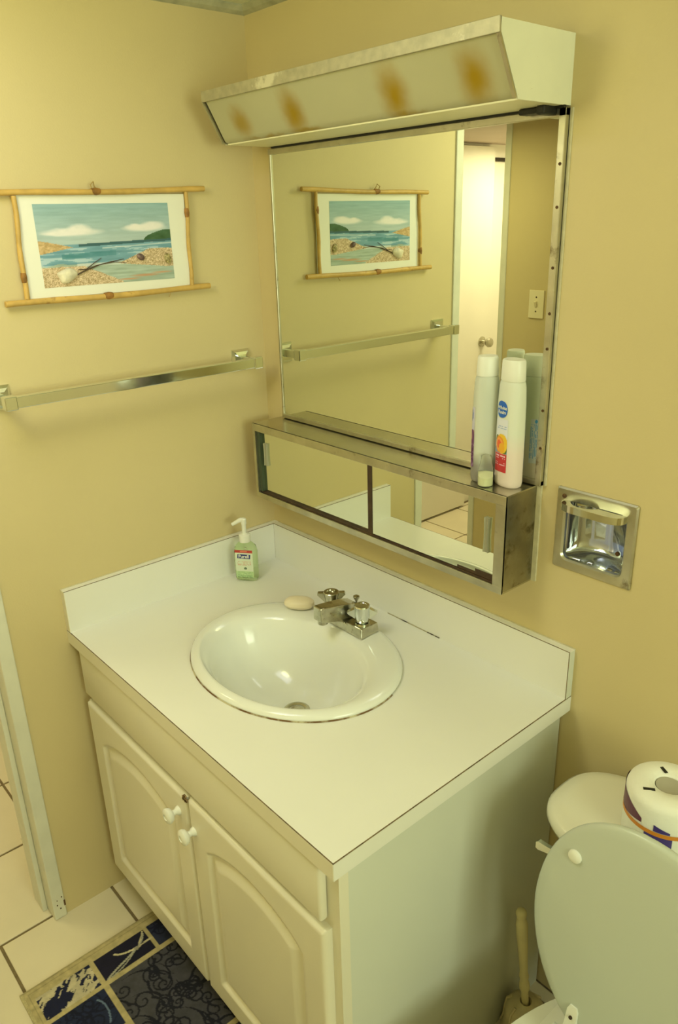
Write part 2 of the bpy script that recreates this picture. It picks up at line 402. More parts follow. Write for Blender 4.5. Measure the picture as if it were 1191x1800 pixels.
# hall door (white slab, closed) with knob
bm = B(); box(bm, -1.268, -1.232, -2.512, -1.80, .012, 2.035, bev=.002)
door = struct('door_1', bm, 'hallwhite', 'white hall door with a round knob', 'door')
bm = B(); lathe(bm, 0, 0, [(.030, 0), (.030, .006), (.012, .010), (.011, .035), (.022, .042), (.028, .055), (.024, .068), (.008, .073)], 24, 'x', (-1.232, -2.455, 1.0))
obj('knob', bm, 'steel', door, smooth=True)
bm = B(); box(bm, -1.30, -1.285, -2.70, -2.525, 0, 1.985)
struct('door_2', bm, 'hallwhite', 'white door standing in the recess beside the hall door', 'door')
bm = B(); box(bm, -1.285, -1.262, -2.70, -2.525, 1.968, 1.985)
obj('door_gap_shade', bm, 'dark', bpy.data.objects['door_2'])  # dark bar stands in for shade in the gap above the door
# light switch on the beige wall beyond the doorway
sw = thing('light_switch', 'ivory light switch plate on the beige wall, seen in the mirror', 'light switch', (-.37, YF, 1.265))
boxes('cover_plate', 'ivory', sw, [(-.408, -.332, YF, YF+.006, 1.265, 1.383)], bev=.002)
bm = B(); prism(bm, [(0, -.012), (.004, -.012), (.013, .010), (.009, .013), (0, .012)], lambda a, b: (-.3745, YF+.005+a, 1.324+b), lambda a, b: (-.3655, YF+.005+a, 1.324+b))
obj('toggle', bm, 'ivory', sw)
for z in (1.294, 1.354):
    bm = B(); lathe(bm, 0, 0, [(.0035, 0), (.0035, .0015), (.002, .002)], 12, 'y', (-.37, YF+.0055, z)); obj('screw', bm, 'browntrack', sw)

# ================================================================== VANITY
W, D, H = .9625, .622, .80
van = thing('vanity_cabinet', 'cream white vanity cabinet with two arched panel doors under the sink', 'cabinet', (.49, -.3, 0))
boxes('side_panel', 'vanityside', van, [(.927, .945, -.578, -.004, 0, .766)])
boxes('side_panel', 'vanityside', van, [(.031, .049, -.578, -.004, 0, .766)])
boxes('bottom_panel', 'vanity', van, [(.049, .927, -.578, -.004, .09, .106)])
boxes('back_panel', 'vanity', van, [(.049, .927, -.012, -.004, .106, .766)])
boxes('toe_kick', 'vanity', van, [(.049, .927, -.515, -.503, 0, .09)])
boxes('face_frame', 'vanity', van, [(.031, .075, -.598, -.578, .09, .766), (.890, .945, -.598, -.578, .09, .766), (.075, .890, -.598, -.578, .62, .766), (.075, .890, -.598, -.578, .09, .125), (.47, .53, -.598, -.578, .125, .62)])
bm = B(); box(bm, .033, .918, -.616, -.598, .637, .762, bev=.006, seg=3)
obj('false_drawer_front', bm, 'vanity', van, smooth=True, angle=60)
def door_panel(x0, x1, z0, z1):
    yb, th = -.598, .019
    nx, nz = int((x1-x0)/.0035), int((z1-z0)/.0035)
    xs = np.linspace(x0, x1, nx+1); zs = np.linspace(z0, z1, nz+1)
    c = (x0+x1)/2; hw = (x1-x0)/2-.062; zb = z0+.062; zt = z1-.100; rise = .042
    X, Z = np.meshgrid(xs, zs)
    top = zt+rise*np.clip(1-((X-c)/(hw*.98))**2, 0, 1)**.8
    slope = np.sqrt(1+(np.clip(2*rise*np.abs(X-c)/hw**2, 0, 1.4))**2)
    sd = np.minimum(np.minimum(hw-np.abs(X-c), Z-zb), (top-Z)/slope)       # >0 inside the panel
    prof_x = np.array([-1, -.003, 0, .004, .008, .030, .034, 1]); prof_y = np.array([0, 0, -.003, -.0085, -.0090, -.0014, -.0003, -.0003])
    d = np.interp(sd, prof_x, prof_y)
    e = np.minimum(np.minimum(X-x0, x1-X), np.minimum(Z-z0, z1-Z))
    r = .009
    d = d-np.where(e < r, r-np.sqrt(np.maximum(r*r-(r-e)**2, 0)), 0)*.85
    bm = B(); V = [[bm.verts.new((X[j, i], yb-th-d[j, i], Z[j, i])) for i in range(nx+1)] for j in range(nz+1)]
    for j in range(nz):
        for i in range(nx): bm.faces.new((V[j][i], V[j][i+1], V[j+1][i+1], V[j+1][i]))
    rim = [V[0][i] for i in range(nx+1)]+[V[j][nx] for j in range(1, nz+1)]+[V[nz][i] for i in range(nx-1, -1, -1)]+[V[j][0] for j in range(nz-1, 0, -1)]
    bk = [bm.verts.new((v.co.x, yb, v.co.z)) for v in rim]
    n = len(rim)
    for i in range(n): bm.faces.new((rim[i], bk[i], bk[(i+1) % n], rim[(i+1) % n]))
    bm.faces.new(bk)
    return obj('door', bm, 'vanity', van, smooth=True, angle=50)
dl = door_panel(.034, .497, .100, .617)
dr = door_panel(.503, .925, .100, .622)
for d_, x, z in ((dl, .462, .566), (dr, .520, .551)):
    bm = B(); lathe(bm, 0, 0, [(.010, 0), (.009, -.004), (.006, -.008), (.0065, -.014), (.014, -.018), (.0165, -.023), (.0165, -.028), (.013, -.031), (.007, -.032), (.0065, -.030), (.001, -.030)], 24, 'y', (x, -.617, z))
    obj('knob', bm, 'white', d_, smooth=True)
bm = B()
for i in range(9):
    a = random.random(); x = .488+.016*random.random(); z = .612+.012*random.random()
    prism(bm, [(-.004, 0), (0, -.004), (.005, .001), (.001, .004)], lambda p, q: (x+p, -.6155, z+q), lambda p, q: (x+p, -.6185, z+q))
obj('chip', bm, 'wood', dl)

# countertop -------------------------------------------------------
SX, SY, SA, SB = .4675, -.305, .2585, .2100
ct = thing('vanity_countertop', 'white laminate vanity countertop with back and side splash', 'countertop', (W/2, -D/2, .766))
bm = B(); n = 96
rect = []
for i in range(n):
    t = 2*PI*i/n; c, s = math.cos(t), math.sin(t)
    kx = ((W-.0012-SX) if c > 0 else SX)/max(abs(c), 1e-6); ky = ((-SY) if s > 0 else (D-.0012+SY))/max(abs(s), 1e-6)
    k_ = min(kx, ky); rect.append((SX+c*k_, SY+s*k_))
for cxn, cyn in ((W-.0012, -D+.0012), (W-.0012, 0), (0, 0), (0, -D+.0012)):
    a = min(range(n), key=lambda i: (rect[i][0]-cxn)**2+(rect[i][1]-cyn)**2); rect[a] = (cxn, cyn)
hole = [(SX+.238*math.cos(2*PI*i/n), SY+.190*math.sin(2*PI*i/n)) for i in range(n)]
loft(bm, [[(x, y, .766) for x, y in hole], [(x, y, .766) for x, y in rect], [(x, y, H) for x, y in rect], [(x, y, H) for x, y in hole], [(x, y, .766) for x, y in hole]], False, False)
bmesh.ops.remove_doubles(bm, verts=list(bm.verts), dist=1e-6)
obj('worktop', bm, 'laminate', ct)
boxes('edge_band', 'vanity', ct, [(0, W, -D-.0008, -D+.0012, .766, H-.0012)])
boxes('edge_band', 'laminate', ct, [(W-.0012, W+.0008, -D, -.0, .766, H-.0012)])
boxes('edge_seam', 'seam', ct, [(0, W, -D-.0004, -D+.0012, H-.0012, H-.0001)])
boxes('edge_seam', 'seam', ct, [(W-.0012, W+.0004, -D, 0, H-.0012, H-.0001)])
T = .019; S = .906
boxes('backsplash', 'laminate', ct, [(T, W-.0012, -T, 0, H, S-.0012)])
boxes('side_splash', 'laminate', ct, [(0, T, -D+.0012, 0, H, S-.0012)])
boxes('splash_cap', 'laminate', ct, [(0, W, -T+.0012, 0, S-.0012, S)])
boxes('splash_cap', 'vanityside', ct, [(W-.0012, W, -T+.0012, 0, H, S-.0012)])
boxes('splash_cap', 'laminate', ct, [(0, T-.0012, -D+.001, -T+.0012, S-.0012, S)])
boxes('splash_cap', 'vanity', ct, [(0, T, -D, -D+.0012, H, S-.0012)])
boxes('splash_seam', 'seam', ct, [(T, W, -T-.0001, -T+.0012, S-.0012, S-.0003), (W-.0012, W-.0003, -T-.0001, -T+.0012, H, S-.0012), (T-.0012, T+.0001, -D, -T, S-.0012, S-.0003), (T-.0003, T+.0003, -T-.0003, -T, H+.002, S)])
boxes('wall_caulk', 'caulk', ct, [(T, W, -.0035, 0, S, S+.0012), (0, .0035, -D, 0, S, S+.0012)])
boxes('stained_joint', 'crack', ct, [(.470, .635, -T-.0022, -T, H, H+.0012)])

# sink --------------------------------------------------------------
sink = thing('sink', 'white oval drop-in sink basin set in the countertop', 'sink', (SX, SY, H))
bm = B(); n = 96
by = SY-.030
prof = [(SX, SY, SA-.002, SB-.002, .8005), (SX, SY, SA, SB, .803), (SX, SY, SA-.0005, SB-.0005, .807), (SX, SY, SA-.006, SB-.006, .8125), (SX, SY, SA-.015, SB-.015, .8150), (SX, SY-.006, SA-.024, SB-.026, .8153),
        (SX, SY-.018, SA-.033, SB-.040, .8140), (SX, by, SA-.043, SB-.052, .8105), (SX, by, SA-.052, SB-.060, .803), (SX, by, SA-.060, SB-.067, .790), (SX, by, SA-.072, SB-.077, .762),
        (SX, by+.003, SA-.092, SB-.092, .728), (SX, by+.008, SA-.122, SB-.113, .697), (SX, by+.014, .098, .070, .676), (SX, by+.022, .060, .045, .664), (SX, by+.028, .030, .030, .660), (SX, by+.028, .024, .024, .656)]
rings = [ering(cx, cy, a, b, z, n) for cx, cy, a, b, z in prof]
under = [ering(cx, cy, a+.006 if z < .8 else a-.006, b+.006 if z < .8 else b-.006, z-.008, n) for cx, cy, a, b, z in prof if z < .80]
under = [ering(SX, SY, .232, .184, .8005, n)]+under
loft(bm, list(reversed(under))+rings, True, True)
basin = obj('basin', bm, 'porcelain', sink, smooth=True, angle=60)
dx, dy = SX, by+.028
bm = B(); lathe(bm, dx, dy, [(.030, .6605), (.030, .6625), (.026, .6632), (.021, .661), (.020, .655)], 36, 'z', (0, 0, 0)); obj('drain_flange', bm, 'steel', sink, smooth=True)
bm = B(); lathe(bm, dx, dy, [(.019, .656), (.019, .6615), (.017, .6635), (.010, .6645)], 36); obj('stopper', bm, 'chromeold', sink, smooth=True)
bm = B(); a0, a1 = math.radians(-168), math.radians(14); K = 90
R_ = [[(SX+(SA+dr_)*math.cos(a0+(a1-a0)*i/K), SY+(SB+dr_)*math.sin(a0+(a1-a0)*i/K), z) for i in range(K+1)] for dr_, z in ((-.003, .8025), (.0004, .8030), (.0013, .8010), (.0015, .8002))]
loft(bm, R_, False, False, closed=False); obj('rim_caulk', bm, mat('stained caulk', (0.55, 0.50, 0.33), 0.9, dirt=((0.16, 0.085, 0.03), 16, 0.45, 0.55)), sink)

# faucet -------------------------------------------------------------
FX, FY, FZ = .460, -.143, .8155
fa = thing('faucet', 'tarnished chrome centreset faucet with two knob handles', 'faucet', (FX, FY, FZ))
def fpoly(x0, x1, y0, y1): return [(x0, y0), (x1, y0), (x1, y1), (x0, y1)]
bm = B()
for sx in (-1, 1):
    cx = FX+sx*.051
    r0 = [(cx-.027, FY-.027, FZ), (cx+.027, FY-.027, FZ), (cx+.027, FY+.027, FZ), (cx-.027, FY+.027, FZ)]
    r1 = [(cx-.027, FY-.027, FZ+.004), (cx+.027, FY-.027, FZ+.004), (cx+.027, FY+.027, FZ+.004), (cx-.027, FY+.027, FZ+.004)]
    r2 = [(cx-.025, FY-.025, FZ+.024), (cx+.025, FY-.025, FZ+.024), (cx+.025, FY+.025, FZ+.024), (cx-.025, FY+.025, FZ+.024)]
    loft(bm, [r0, r1, r2])
box(bm, FX-.03, FX+.03, FY-.026, FY+.026, FZ, FZ+.020)
obj('base', bm, 'chromeold', fa, bev=.0015)
bm = B()   # spout: wedge rising to the front
rings = []
for dy_, zb, zt, hw in ((.026, 0, .026, .022), (.020, .010, .052, .021), (-.005, .014, .060, .020), (-.040, .026, .067, .0175), (-.078, .036, .073, .015), (-.087, .040, .0735, .0140)):
    rings.append([(FX-hw, FY+dy_, FZ+zb), (FX+hw, FY+dy_, FZ+zb), (FX+hw*.92, FY+dy_, FZ+zt), (FX-hw*.92, FY+dy_, FZ+zt)])
loft(bm, rings); sp = obj('spout', bm, 'chromeold', fa, bev=.002)
bm = B(); lathe(bm, FX, FY-.072, [(.010, .028), (.0115, .029), (.0115, .042)], 24, o=(0, 0, FZ)); obj('aerator', bm, 'chromeold', sp, smooth=True)
def handle(cx, ang, style):
    z0 = FZ+.024
    bm = B(); lathe(bm, cx, FY, [(.0175, z0), (.0175, z0+.003), (.012, z0+.004), (.012, z0+.008)], 28); 
    if style == 0:
        lathe(bm, cx, FY, [(.013, z0+.006), (.0135, z0+.012), (.0185, z0+.034), (.0190, z0+.038), (.0175, z0+.0395), (.011, z0+.0395), (.010, z0+.036), (.001, z0+.036)], 28)
        wing = [(.010, .010), (.017, .016), (.033, .034), (.031, .038), (.010, .038)]
    else:
        lathe(bm, cx, FY, [(.016, z0+.006), (.0175, z0+.009), (.0180, z0+.042), (.0165, z0+.0445), (.011, z0+.0445), (.010, z0+.0435), (.001, z0+.0435)], 28)
        wing = [(.012, .010), (.032, .024), (.034, .028), (.014, .038)]
    ca, sa = math.cos(ang), math.sin(ang)
    for s in (1, -1):
        f = lambda t: (lambda a, b: (cx+s*a*ca-t*sa, FY+s*a*sa+t*ca, z0+b))
        prism(bm, wing, f(-.006), f(.006))
    return obj('handle', bm, 'chrome' if style else 'chromeold', fa, smooth=True, angle=30)
handle(FX-.053, YAW, 0); handle(FX+.053, YAW-.05, 1)
bm = B(); lathe(bm, FX, FY+.031, [(.0025, .0), (.0025, .047), (.004, .050), (.0075, .057), (.0075, .060), (.005, .0615), (.001, .0610)], 20, o=(0, 0, FZ)); obj('lift_rod', bm, 'chromeold', fa, smooth=True)

# bar of soap -------------------------------------------------------
bm = B()
sc, ca = (.320, -.172), math.radians(38)
R_ = []
for rx, ry, z in ((.020, .010, .0), (.032, .019, .002), (.037, .0235, .009), (.036, .0225, .016), (.030, .018, .021), (.018, .010, .0235), (.004, .003, .024)):
    R_.append(ering(sc[0], sc[1], rx, ry, .8165+z, 40, 2.3, ca))
loft(bm, R_)
tag(obj('soap_bar', bm, 'soap', None, smooth=True), 'worn cream bar of soap on the sink rim beside the faucet', 'soap')

# hand sanitizer ----------------------------------------------------
hs = thing('hand_sanitizer_bottle', 'small clear green gel pump bottle in the counter corner', 'pump bottle', (.072, -.152, H))
hc, hr = (.072, -.152), math.radians(38); HB = H+.0008
def hring(a, b, z, n=48, p=3.2): return ering(hc[0], hc[1], a, b, HB+z, n, p, hr)
bm = B()
hprof = [(.024, .013, 0), (.029, .0175, .002), (.030, .0185, .006), (.0310, .019, .050), (.0305, .0188, .080), (.027, .017, .095), (.019, .0145, .104), (.0135, .0135, .108), (.0135, .0135, .111)]
loft(bm, [hring(a, b, z, p=3.2 if z < .10 else 2) for a, b, z in hprof]); hb = obj('bottle', bm, 'gel', hs, smooth=True, angle=70)
bm = B(); lathe(bm, *hc, [(.0148, .108), (.0152, .110), (.0152, .127), (.0125, .129), (.0085, .1295), (.0085, .132)], 32, o=(0, 0, HB)); pump = obj('pump_collar', bm, 'white', hs, smooth=True)
bm = B(); lathe(bm, *hc, [(.0058, .130), (.0058, .155), (.0072, .157), (.0072, .170), (.005, .1725)], 20, o=(0, 0, HB))
nd = Vector((-.55, -.84, 0)).normalized()*1.0
nd = Vector((math.cos(math.radians(220)), math.sin(math.radians(220)), 0))
tube(bm, [(hc[0], hc[1], HB+.168), Vector((hc[0], hc[1], HB+.168))+nd*.007, Vector((hc[0], hc[1], HB+.163))+nd*.016, Vector((hc[0], hc[1], HB+.154))+nd*.031], [.0058, .0060, .0055, .0045], 12)
obj('pump_head', bm, 'white', hs, smooth=True)
bm = B(); tube(bm, [(hc[0], hc[1], HB+.09), (hc[0], hc[1], HB+.012)], .0028, 10); obj('dip_tube', bm, 'white', hs, smooth=True)
fN = Vector((math.sin(hr), -math.cos(hr), 0)); fT = Vector((math.cos(hr), math.sin(hr), 0))
hmap = lambda off: (lambda a, b: Vector((hc[0], hc[1], HB))+fN*(.0193+off-.0)+fT*a+Vector((0, 0, b)))
def lab_col(U, V):
    C = np.zeros((len(U), 3)); C[:] = (205, 205, 150)
    C[(V > .90)] = (176, 58, 40); C[(V > .925) & (V < .975) & (np.abs(U-.5) < .2)] = (205, 110, 70)
    C[(V < .22)] = (178, 196, 120)
    rows = (np.floor(V*46) % 2 == 0) & (vnoise(U*34, np.floor(V*46)*7, 5) > .35) & (U > .08) & (U < .92)
    C[rows & (V < .20)] = (120, 150, 84)
    C[rows & (V > .44) & (V < .58) & (np.abs(U-.5) < .38)] = (196, 130, 84)
    C[(np.hypot((U-.55)*1.0, (V-.33)*1.8) < .085)] = (96, 110, 70)
    return C
grid_print('label', 48, 64, lambda u, v: hmap(.0003)((u-.5)*.048, .012+v*.078), lab_col, 'label', hb)
bm = B(); prism(bm, [(-.018, -.0055), (.017, -.0065), (.0185, .0055), (-.0165, .0065)], lambda a, b: hmap(.0004)(a, .072+b), lambda a, b: hmap(.0008)(a, .072+b)); M['navy'] = mat('navy print', alb(38, 48, 88), .35)
obj('brand_patch', bm, 'navy', hb)
text('brand_lettering', 'Purell', .0125, lambda a, b: hmap(.0010)(a, .072+b), 'white', hb, width=.028, depth=.0003)

# ================================================================== MIRROR, CABINET, LIGHT
MX0, MX1, MZ0, MZ1 = .079, .867, 1.217, 1.846
mi = thing('wall_mirror', 'large wall mirror in a thin steel frame above the counter', 'mirror', ((MX0+MX1)/2, 0, MZ0))
boxes('backing', 'dark', mi, [(MX0, MX1, -.005, -.001, MZ0, MZ1)])
boxes('glass', 'mirror', mi, [(MX0+.003, MX1-.012, -.0088, -.005, MZ0+.004, MZ1-.004)])
boxes('frame_side', 'steelworn', mi, [(MX0, MX0+.006, -.012, -.001, MZ0, MZ1)], bev=.001)
boxes('frame_side', 'steelworn', mi, [(MX1-.013, MX1, -.014, -.001, MZ0, MZ1)], bev=.001)
boxes('frame_top', 'steelworn', mi, [(MX0, MX1, -.014, -.001, MZ1-.012, MZ1)], bev=.001)
boxes('frame_bottom', 'steelworn', mi, [(MX0, MX1, -.013, -.001, MZ0, MZ0+.010)], bev=.001)
for z in (1.765, 1.70, 1.605, 1.53, 1.47, 1.36, 1.29):
    bm = B(); lathe(bm, 0, 0, [(.0028, 0), (.0024, -.0014), (.001, -.002)], 10, 'y', (MX1-.005, -.0138, z)); obj('screw', bm, 'rust', mi)
boxes('wall_caulk', 'caulk', mi, [(MX1, MX1+.005, -.003, 0, MZ0, MZ1)])

CX0, CX1, CZ0, CZ1, CD = .063, .854, 1.017, 1.215, .097
mc = thing('mirror_cabinet', 'shallow steel wall cabinet with two sliding mirror doors under the mirror', 'cabinet', ((CX0+CX1)/2, 0, CZ0))
boxes('top_panel', 'steel', mc, [(CX0, CX1, -CD, 0, CZ1-.003, CZ1)])
boxes('bottom_panel', 'steel', mc, [(CX0, CX1, -CD, 0, CZ0, CZ0+.003)])
boxes('side_panel', 'steelworn', mc, [(CX0, CX0+.003, -CD, 0, CZ0+.003, CZ1-.003)])
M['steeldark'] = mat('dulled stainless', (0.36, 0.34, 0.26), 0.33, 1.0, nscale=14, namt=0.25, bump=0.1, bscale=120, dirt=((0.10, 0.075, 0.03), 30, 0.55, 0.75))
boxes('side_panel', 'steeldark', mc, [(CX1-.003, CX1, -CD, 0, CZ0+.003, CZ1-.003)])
boxes('back_panel', 'steel', mc, [(CX0+.003, CX1-.003, -.004, 0, CZ0+.003, CZ1-.003)])
F0, F1 = -CD-.001, -CD+.004
boxes('front_rail', 'steelworn', mc, [(CX0, CX1, F0, F1, CZ1-.019, CZ1)], bev=.0008)
boxes('front_rail', 'steelworn', mc, [(CX0, CX1, F0, F1, CZ0, CZ0+.015)], bev=.0008)
boxes('front_stile', 'steelworn', mc, [(CX0, CX0+.010, F0, F1, CZ0+.015, CZ1-.019)])
boxes('front_stile', 'steelworn', mc, [(CX1-.022, CX1, F0, F1, CZ0+.015, CZ1-.019)])
boxes('track', 'browntrack', mc, [(CX0+.01, CX1-.02, -CD+.004, -CD+.030, CZ0+.003, CZ0+.0185), (CX0+.01, CX1-.02, -CD+.004, -CD+.030, CZ1-.010, CZ1-.003)])
dz0, dz1 = CZ0+.019, CZ1-.012
boxes('interior_edge', mat('green glass edge', (0.05, 0.07, 0.04), .3), mc, [(CX0+.0105, CX0+.0215, -CD+.004, -CD+.012, dz0-.002, dz1)])
sl = boxes('sliding_door', 'mirror', mc, [(CX0+.02, .492, -CD+.012, -CD+.016, dz0, dz1)])
sr = boxes('sliding_door', 'mirror', mc, [(.494, CX1-.010, -CD+.006, -CD+.010, dz0+.001, dz1)])
boxes('edge_strip', 'browntrack', sr, [(.483, .4945, -CD+.004, -CD+.012, dz0, dz1)])
boxes('worn_silvering', 'browntrack', sr, [(.74, CX1-.022, -CD+.0052, -CD+.006, dz0, dz0+.006), (.785, CX1-.022, -CD+.0053, -CD+.006, dz0+.006, dz0+.012)])
def pull(x, z0, z1, y, par):
    bm = B(); R_ = []
    for t in np.linspace(0, 1, 9):
        z = z0+(z1-z0)*t; hw = .0065-.0018*math.sin(PI*t); th = .006
        R_.append([(x-hw, y, z), (x+hw, y, z), (x+hw*.9, y-th, z), (x+hw*.35, y-th*.6, z), (x-hw*.35, y-th*.6, z), (x-hw*.9, y-th, z)])
    loft(bm, R_); return obj('finger_pull', bm, mat('yellowed clear pull', (.66, .64, .46), .2, trans=.5), par)
pull(.811, 1.092, 1.162, -CD+.006, sr); pull(.101, 1.108, 1.166, -CD+.012, sl)
boxes('wall_caulk', 'caulk', mc, [(CX1, CX1+.010, -.004, 0, CZ0, CZ1+.006)])

# vanity light fixture -------------------------------------------------
LX0, LX1 = .089, .865
lf = thing('vanity_light_fixture', 'long wall light with burn-marked cream diffuser above the mirror', 'light fixture', ((LX0+LX1)/2, 0, 1.849))
pcap = [(0, 1.849), (-.136, 1.849), (-.182, 1.930), (-.184, 1.948), (0, 1.948)]
for x0, x1, m_ in ((LX0, LX0+.003, 'steelworn'), (LX1-.003, LX1, 'capwhite')):
    bm = B(); prism(bm, pcap, lambda a, b: (x0, a, b), lambda a, b: (x1, a, b)); obj('end_cap', bm, m_, lf)
boxes('top_panel', 'steelworn', lf, [(LX0+.003, LX1-.003, -.184, 0, 1.946, 1.948)])
boxes('top_rail', 'railsteel', lf, [(LX0-.001, LX1+.0, -.1865, -.182, 1.929, 1.9495)], bev=.0006)
bm = B()
dp = [(-.180, 1.930), (-.170, 1.913), (-.160, 1.895), (-.150, 1.876), (-.142, 1.861), (-.137, 1.854), (-.130, 1.8515)]
R_ = [[(x, a, b) for a, b in dp] for x in np.linspace(LX0+.006, LX1-.006, 40)]
bm2 = B(); loft(bm2, R_, False, False, closed=False)
g = bmesh.ops.solidify(bm2, geom=list(bm2.faces), thickness=.002)
obj('diffuser', bm2, M['diffuser'], None, smooth=True)
df = bpy.data.objects['diffuser']; df.parent = lf; df.location = -lf.location
bm.free()
for x0 in (LX0+.002, LX1-.001):
    bm = B(); e = [Vector((x0, -.1835, 1.930)), Vector((x0, -.1395, 1.852))]; nrm = Vector((0, -.87, -.5))*.003
    for s in (0,):
        wv = Vector((.005 if x0 > .5 else .004, 0, 0))
        loft(bm, [[p-wv, p+wv*.2, p+wv*.2+nrm, p-wv+nrm] for p in e])
    obj('edge_strip', bm, 'steelworn', lf)
boxes('bottom_lens', M['diffuser'], lf, [(LX0+.004, LX1-.004, -.131, -.020, 1.8490, 1.8515)])
boxes('gap_shade_strip', 'black', lf, [(LX0+.01, LX1, -.019, -.012, 1.8455, 1.8495)])  # black strip put in for the shaded gap between fixture and mirror
bm = B(); box(bm, .795, .845, -.040, -.018, 1.8395, 1.8485, bev=.002); box(bm, .835, .850, -.050, -.015, 1.836, 1.8495, bev=.003)
obj('retaining_clip', bm, 'black', lf)
boxes('back_panel', 'steelworn', lf, [(LX0+.003, LX1-.003, -.003, 0, 1.849, 1.946)])

# bottles -------------------------------------------------------------
def shampoo(name, label, c, rot, prof, capprof, m, p=2.4):
    z0 = CZ1
    t = thing(name, label, 'bottle', (c[0], c[1], z0), None)
    bm = B(); loft(bm, [ering(c[0], c[1], a, b, z0+z, 48, p, rot) for z, a, b in prof]); body = obj('body', bm, m, t, smooth=True, angle=70)
    bm = B(); loft(bm, [ering(c[0], c[1], a, b, z0+z, 48, 2.2, rot) for z, a, b in capprof]); obj('cap', bm, 'white', t, smooth=True, angle=50)
    def surf(off):
        def f(th, z):
            a = np.interp(z, [q[0] for q in prof], [q[1] for q in prof])+off; b = np.interp(z, [q[0] for q in prof], [q[2] for q in prof])+off
            cc, ss = math.cos(th), math.sin(th)
            x = a*math.copysign(abs(cc)**(2/p), cc); y = b*math.copysign(abs(ss)**(2/p), ss)
            return (c[0]+x*math.cos(rot)-y*math.sin(rot), c[1]+x*math.sin(rot)+y*math.cos(rot), z0+z)
        return f
    return t, body, surf
prof2 = [(0, .024, .015), (.003, .028, .0185), (.010, .029, .020), (.10, .029, .020), (.16, .028, .0195), (.188, .0265, .0185), (.196, .0245, .0175), (.199, .022, .0165)]
cap2 = [(.1985, .0240, .0180), (.200, .0245, .0185), (.233, .0232, .0175), (.236, .0215, .0160)]
t2, b2, s2 = shampoo('shampoo_bottle', 'pale pink shampoo bottle with a citrus picture label on the steel shelf', (.815, -.042), math.radians(-12), prof2, cap2, 'pinkbottle')
# label faces the front side (-y in the bottle frame)
th0 = math.radians(-96)
def lab2(U, V):
    C = np.zeros((len(U), 3)); C[:] = (214, 208, 180)
    n1 = vnoise(U*9, V*30, 3)
    C[(V < .36)] = (188, 48, 44)
    C[(V < .36) & (V > .345)] = (206, 120, 90)
    C[(V >= .36) & (V < .46)] = (96, 140, 150)
    fr = lambda cx, cy, r: np.hypot((U-cx)*1.0, (V-cy)*2.2) < r
    C[fr(.25, .60, .20)] = (92, 110, 40); C[fr(.80, .45, .22)] = (88, 104, 36)
    C[fr(.62, .54, .40)] = (226, 178, 40); C[fr(.42, .52, .34)] = (222, 130, 34); C[fr(.42, .52, .27)] = (232, 150, 60)
    C[fr(.42, .52, .18)] = (222, 90, 44); C[fr(.62, .46, .20)] = (228, 160, 36)
    rows = (np.floor(V*70) % 3 == 0) & (vnoise(U*16, np.floor(V*70)*5, 9) > .38)
    C[rows & (((V > .24) & (V < .32)) | ((V > .10) & (V < .20))) & (U > .12) & (U < .9)] = (230, 190, 170)
    C[rows & (V > .82) & (V < .88) & (U > .2) & (U < .9)] = (130, 150, 160)
    return C
grid_print('label', 36, 80, lambda u, v: s2(.0004)(th0+(u-.5)*math.radians(58), .030+v*.100), lab2, 'label', b2)
bm = B()
M['bluelogo'] = mat('blue logo', alb(34, 92, 150), .35)
def ov(r, off): return [s2(off)(th0+r*math.cos(2*PI*i/32)*math.radians(24), .1475+r*.0155*math.sin(2*PI*i/32)) for i in range(32)]
loft(bm, [ov(1, .0005), ov(1, .0008), ov(.5, .0009), ov(.05, .0009)], False, True); obj('logo_oval', bm, 'bluelogo', b2, smooth=True)
for s_, zz_ in (('White', .1505), ('Rain', .1425)):
    text('logo_lettering', s_, .0085, lambda a, b, q=zz_: s2(.0013)(th0+a/.0225, q+b), 'white', b2, width=.0165 if s_ == 'White' else .0135, shear=.15, depth=.0002)
def labb(U, V):
    C = np.zeros((len(U), 3)); C[:] = (213, 206, 184)
    rows = (np.floor(U*13) % 2 == 0) & (vnoise(V*40, np.floor(U*13)*5, 4) > .3) & (V > .1) & (V < .9)
    C[rows] = (120, 165, 185)
    C[np.hypot((U-.5)*1., (V-.95)*3.3) < .14] = (80, 150, 190)
    return C
grid_print('back_label', 30, 70, lambda u, v: s2(.0004)(math.radians(62)+(u-.5)*math.radians(40), .035+v*.085), labb, 'label', b2)
prof1 = [(0, .020, .014), (.003, .0235, .0175), (.010, .0245, .0185), (.10, .0245, .0185), (.16, .0238, .018), (.190, .0225, .0175), (.199, .021, .0165), (.203, .018, .0155)]
cap1 = [(.2025, .0200, .0168), (.204, .0203, .0170), (.235, .0185, .0165), (.238, .017, .0150)]
t1, b1, s1 = shampoo('shampoo_bottle', 'translucent shampoo bottle with purple label edge on the steel shelf', (.763, -.050), math.radians(62), prof1, cap1, 'clearbottle')
th1 = math.radians(158)
def lab1(U, V):
    C = np.zeros((len(U), 3)); C[:] = (200, 190, 170)
    C[V < .62] = (104, 52, 84); C[V < .40] = (84, 28, 66)
    C[(vnoise(U*14, V*40, 8) > .62) & (V < .40)] = (150, 110, 130)
    C[(V > .45) & (V < .62) & (vnoise(U*6, V*12, 2) > .5)] = (176, 128, 110)
    C[np.hypot((U-.5)*.9, (V-.86)*2.6) < .30] = (60, 92, 140)
    return C
grid_print('label', 24, 60, lambda u, v: s1(.0004)(th1+(u-.5)*math.radians(70), .030+v*.115), lab1, 'label', b1)

